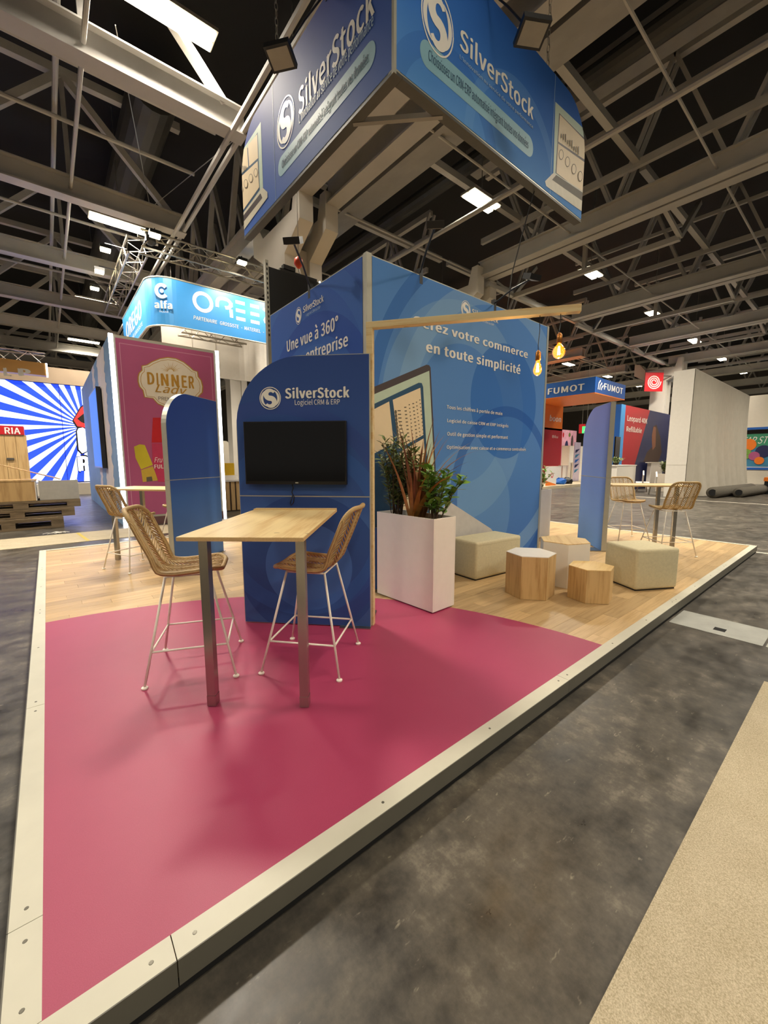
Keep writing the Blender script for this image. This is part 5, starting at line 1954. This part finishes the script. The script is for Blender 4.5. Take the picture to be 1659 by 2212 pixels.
flat(LW, 'figure', [LX(LW, *kl(*p), -.005) for p in ((440, 1040), (470, 1000), (475, 800), (450, 790), (432, 880), (432, 960))], pm('brown_print', '#7a4a30', .6), -.005)
t = thing('monitor_stand', 'black portrait screen left of the red poster wall', 'screen', (22.0, 7.2, 0))
fpx(t, 'screen', 0, 1326, 1014, 1341, 944, .06, M['screen_off'])
fpx(t, 'stand', 0, 1330, 1040, 1337, 1010, .05, M['dark'], .0, GZ)

# --- white counter, seats and plants in front of the poster wall
t = thing('white_counter', 'white counter with a low plant on top before the red wall', 'counter', (19.0, 5.9, 0))
_, x0, x1, z0, z1 = fpx(t, 'body', 0, 1330, 1055, 1374, 1006, .7, M['white'], 0, GZ)
part('top', MB().box(x0 - .03, x1 + .03, -.03, .73, z1, z1 + .04), M['white'], t)
part('plinth', MB().box(x0 + .02, x1 - .02, -.004, 0, GZ, GZ + .08), M['alu'], t)
s_ = shrub('small low plant on the white counter', (19.0 + x0 + .7, 6.2, z1 + .04), LEAF_B, 10, 14, .3, .4, 41, (0, 0), 'counter_plant', True, (2, 3))
s_ = shrub('grassy green plant beside the large white wrapped block', (25.5, 5.9, GZ + .9), LEAF_B, 16, 16, .7, .35, 43, (0, 0), 'grass_plant', True, (2.5, 4))
o = part('plant_stand', MB().box(25.2, 25.8, 5.6, 6.2, GZ, GZ + .92), M['cream'], None)
tag(o, 'pale block carrying the grassy green plant', 'stand')
for (u, v_, lab) in ((1386, 1062, 'white curved lounge chair left of the grassy plant'), (1413, 1069, 'white curved lounge chair right beside the grassy plant')):
    p = at_z(u, v_, GZ)
    t = thing('lounge_chair', lab, 'chair', (p.x, p.y, GZ), R(200))
    part('seat', MB().prism_y(round_rect(-.35, .35, .38, .52, .06), -.3, .3), M['white'], t)
    part('backrest', MB().bar((.3, 0, .5), (.55, 0, 1.0), .5, .06, (0, 1, 0)), M['white'], t)
    for x, y in ((-.28, -.22), (-.28, .22), (.28, -.22), (.28, .22)):
        part('leg', MB().tube([(x, y, 0), (x * .8, y * .8, .4)], .015, 6), M['steel'], t)
t = thing('white_booth_wall', 'plain white low wall behind the lounge chairs', 'wall panel', (26.0, 7.0, 0))
fpx(t, 'panel', 0, 1403, 1050, 1432, 1000, .2, M['white'], 0, GZ)
part('cap', MB().box(*[LX(t, 1403, 1000)[0], LX(t, 1432, 1000)[0]], -.01, .21, LX(t, 1410, 1000)[1], LX(t, 1410, 1000)[1] + .04), M['cream'], t)

# --- white wrapped block
wb = thing('wrapped_block', 'huge white block wrapped in grey white cloth right of the stand', 'block', (21.7, 4.05, 0))
WT = 5.35
part('core', MB().box(.0, 11.5, .02, .78, GZ + .5, WT), M['white'], wb)
part('end_face', MB().box(-.012, 0, .02, .78, GZ, WT), M['white'], wb)
part('end_joint', MB().box(-.016, -.012, .02, .78, 1.30, 1.315), M['grey_box'], wb)
nx, nz = 60, 26
vs, fc = [], []
for j in range(nz + 1):
    for i in range(nx + 1):
        f, g = i / nx, j / nz
        x = 11.55 * f
        low = GZ + .02 + .25 * max(0, f - .55) * 2
        z = low + (WT + .01 - low) * g
        k = (1 - g) ** 2.2
        y = .0 - k * min(1, f * 9) * (.30 + .16 * math.sin(f * 46 + 1.5 * math.sin(f * 11)) + .06 * math.sin(f * 130)) - .03 * math.sin(f * 9) * g * (1 - g)
        vs.append((x, y, z))
for j in range(nz):
    for i in range(nx):
        a = j * (nx + 1) + i
        fc.append((a, a + 1, a + nx + 2, a + nx + 1))
part('cloth', MB().add(vs, fc), M['grey_wall'], wb, smooth=True)
part('top', MB().box(-.012, 11.5, 0, .78, WT, WT + .02), M['white'], wb)

# --- far things at the right edge
fh = thing('fire_hose_sign', 'red square sign with white hose spiral on a far column', 'sign', (33.0, 8.2, 0), R(-38))
c = LX(fh, 1413, 823)
part('board', MB().box(c[0] - .62, c[0] + .62, 0, .05, c[1] - .68, c[1] + .55), M['red'], fh)
part('cap', MB().box(c[0] - .62, c[0] + .62, 0, .05, c[1] + .56, c[1] + .74), pm('grey_cap', '#6d5a52', .6), fh)
sp = [(c[0] + (.1 + .033 * k / 4) * math.cos(k * .42), c[1] - .06 + (.1 + .033 * k / 4) * math.sin(k * .42)) for k in range(46)]
mb = MB()
stroke_mb(mb, sp, .03, -.004)
part('spiral', mb, M['print_white'], fh)
part('bracket', MB().box(c[0] + .62, c[0] + 1.2, 0, .05, c[1] + .3, c[1] + .36), M['steel'], fh)
sw = thing('teal_stand', 'far stand with teal banner and white header at right edge', 'stand', (38.0, 2.0, 0), -PI / 2)
_, x0, x1, z0, z1 = fpx(sw, 'banner', 0, 1590, 1008, 1720, 934, .1, M['teal'])
part('header', MB().box(x0, x1, -.05, .4, z1 + .45, z1 + 2.6), M['cream'], sw)
part('stripe', MB().box(x0, x1, -.06, .4, z1 + .3, z1 + .45), M['blue_deep'], sw)
part('stripe', MB().box(x0, x1, -.06, .4, z0 - .2, z0 - .05), M['blue_deep'], sw)
part('base', MB().box(x0, x1, .0, .4, GZ, z0), M['cream'], sw)
part('gradient_top', MB().box(x0, x1, -.004, 0, z1 - .9, z1), pm('green_print', '#3a8f6a', .5), sw)
lettering_px(sw, 'STAR STYLE', (1592, 958), (1690, 958), (1592, 945), M['print_white'], .0, -.012, .4)
for j_, (u, v, r_, mt) in enumerate(((1617, 961, .42, 'orange'), (1610, 981, .36, 'leaf_a'), (1649, 975, .42, 'navy'), (1629, 985, .3, 'poster_pink'), (1640, 995, .26, 'orange'))):
    cc = LX(sw, u, v, -.01)
    flat(sw, 'print', [(cc[0] + r_ * math.cos(-k), cc[1] + r_ * math.sin(-k)) for k in [2 * PI * q / 14 for q in range(14)]], M[mt], -.03 - .006 * j_)
for i, (dx_, r_) in enumerate(((0, .24), (1.3, .22))):
    a = at_z(1538 + dx_ * 20, 1076 - dx_ * 3, GZ)
    a = a + Vector((-.3 * i, -.55 * i, 0))
    b = a + Vector((5.0 + i, -.5, 0))
    t = thing('rolled_carpet', ('rear' if i == 0 else 'front') + ' dark rolled carpet lying before the wrapped block', 'carpet roll', (a.x, a.y, GZ + r_), 0, 'rolled carpets on the floor')
    part('roll', MB().tube([(0, 0, 0), (b.x - a.x, b.y - a.y, 0)], r_, 16), M['rolled'], t, smooth=True)
    part('core', MB().tube([(-.01, 0, 0), (.02, 0, 0)], r_ * .6, 14), M['dark'], t)
cr = thing('storage_crate', 'black crate with orange lid at the right edge of the floor', 'crate', (27.2, 2.2, GZ))
part('body', MB().box(0, 1.2, -1.6, 0, 0, .62), M['dark'], cr)
part('lid', MB().box(-.03, 1.23, -1.63, .03, .62, .8), M['orange'], cr)
part('handle', MB().box(-.04, 0, -.5, -.2, .35, .45), M['steel'], cr)
for u, v, lab in ((1660, 873, 'green lit exit sign at the far right edge'), (1267, 928, 'small green lit exit sign beside the violet panel')):
    t = thing('exit_sign', lab, 'sign', (40.0, 0, 0) if u > 1500 else (40.0, 22.0, 0), -PI / 2)
    a = LX(t, u, v)
    h_ = .32 if u < 1500 else .42
    part('panel', MB().box(a[0] - h_ * 1.3, a[0] + h_ * 1.3, 0, .08, a[1] - h_, a[1] + h_), M['exit_green'], t)
    part('pictogram', MB().prism_y([(a[0] - .3, a[1] - .18), (a[0] - .1, a[1] - .05), (a[0] + .1, a[1] - .2), (a[0] + .05, a[1] + .15), (a[0] - .1, a[1] + .18)], -.004, 0), M['print_white'], t)
    part('hanger', MB().tube([(a[0], .04, a[1] + h_), (a[0], .04, 11.9)], .02, 5), M['chain'], t)
fh2 = thing('red_marker_sign', 'small red marker sign hanging far behind the violet panel', 'sign', (41.5, 24.0, 0), -PI / 2)
a = LX(fh2, 1257, 926)
part('board', MB().box(a[0] - .3, a[0] + .3, 0, .05, a[1] - .45, a[1] + .45), M['red'], fh2)
part('hanger', MB().tube([(a[0], .02, a[1] + .45), (a[0], .02, 11.9)], .02, 5), M['chain'], fh2)
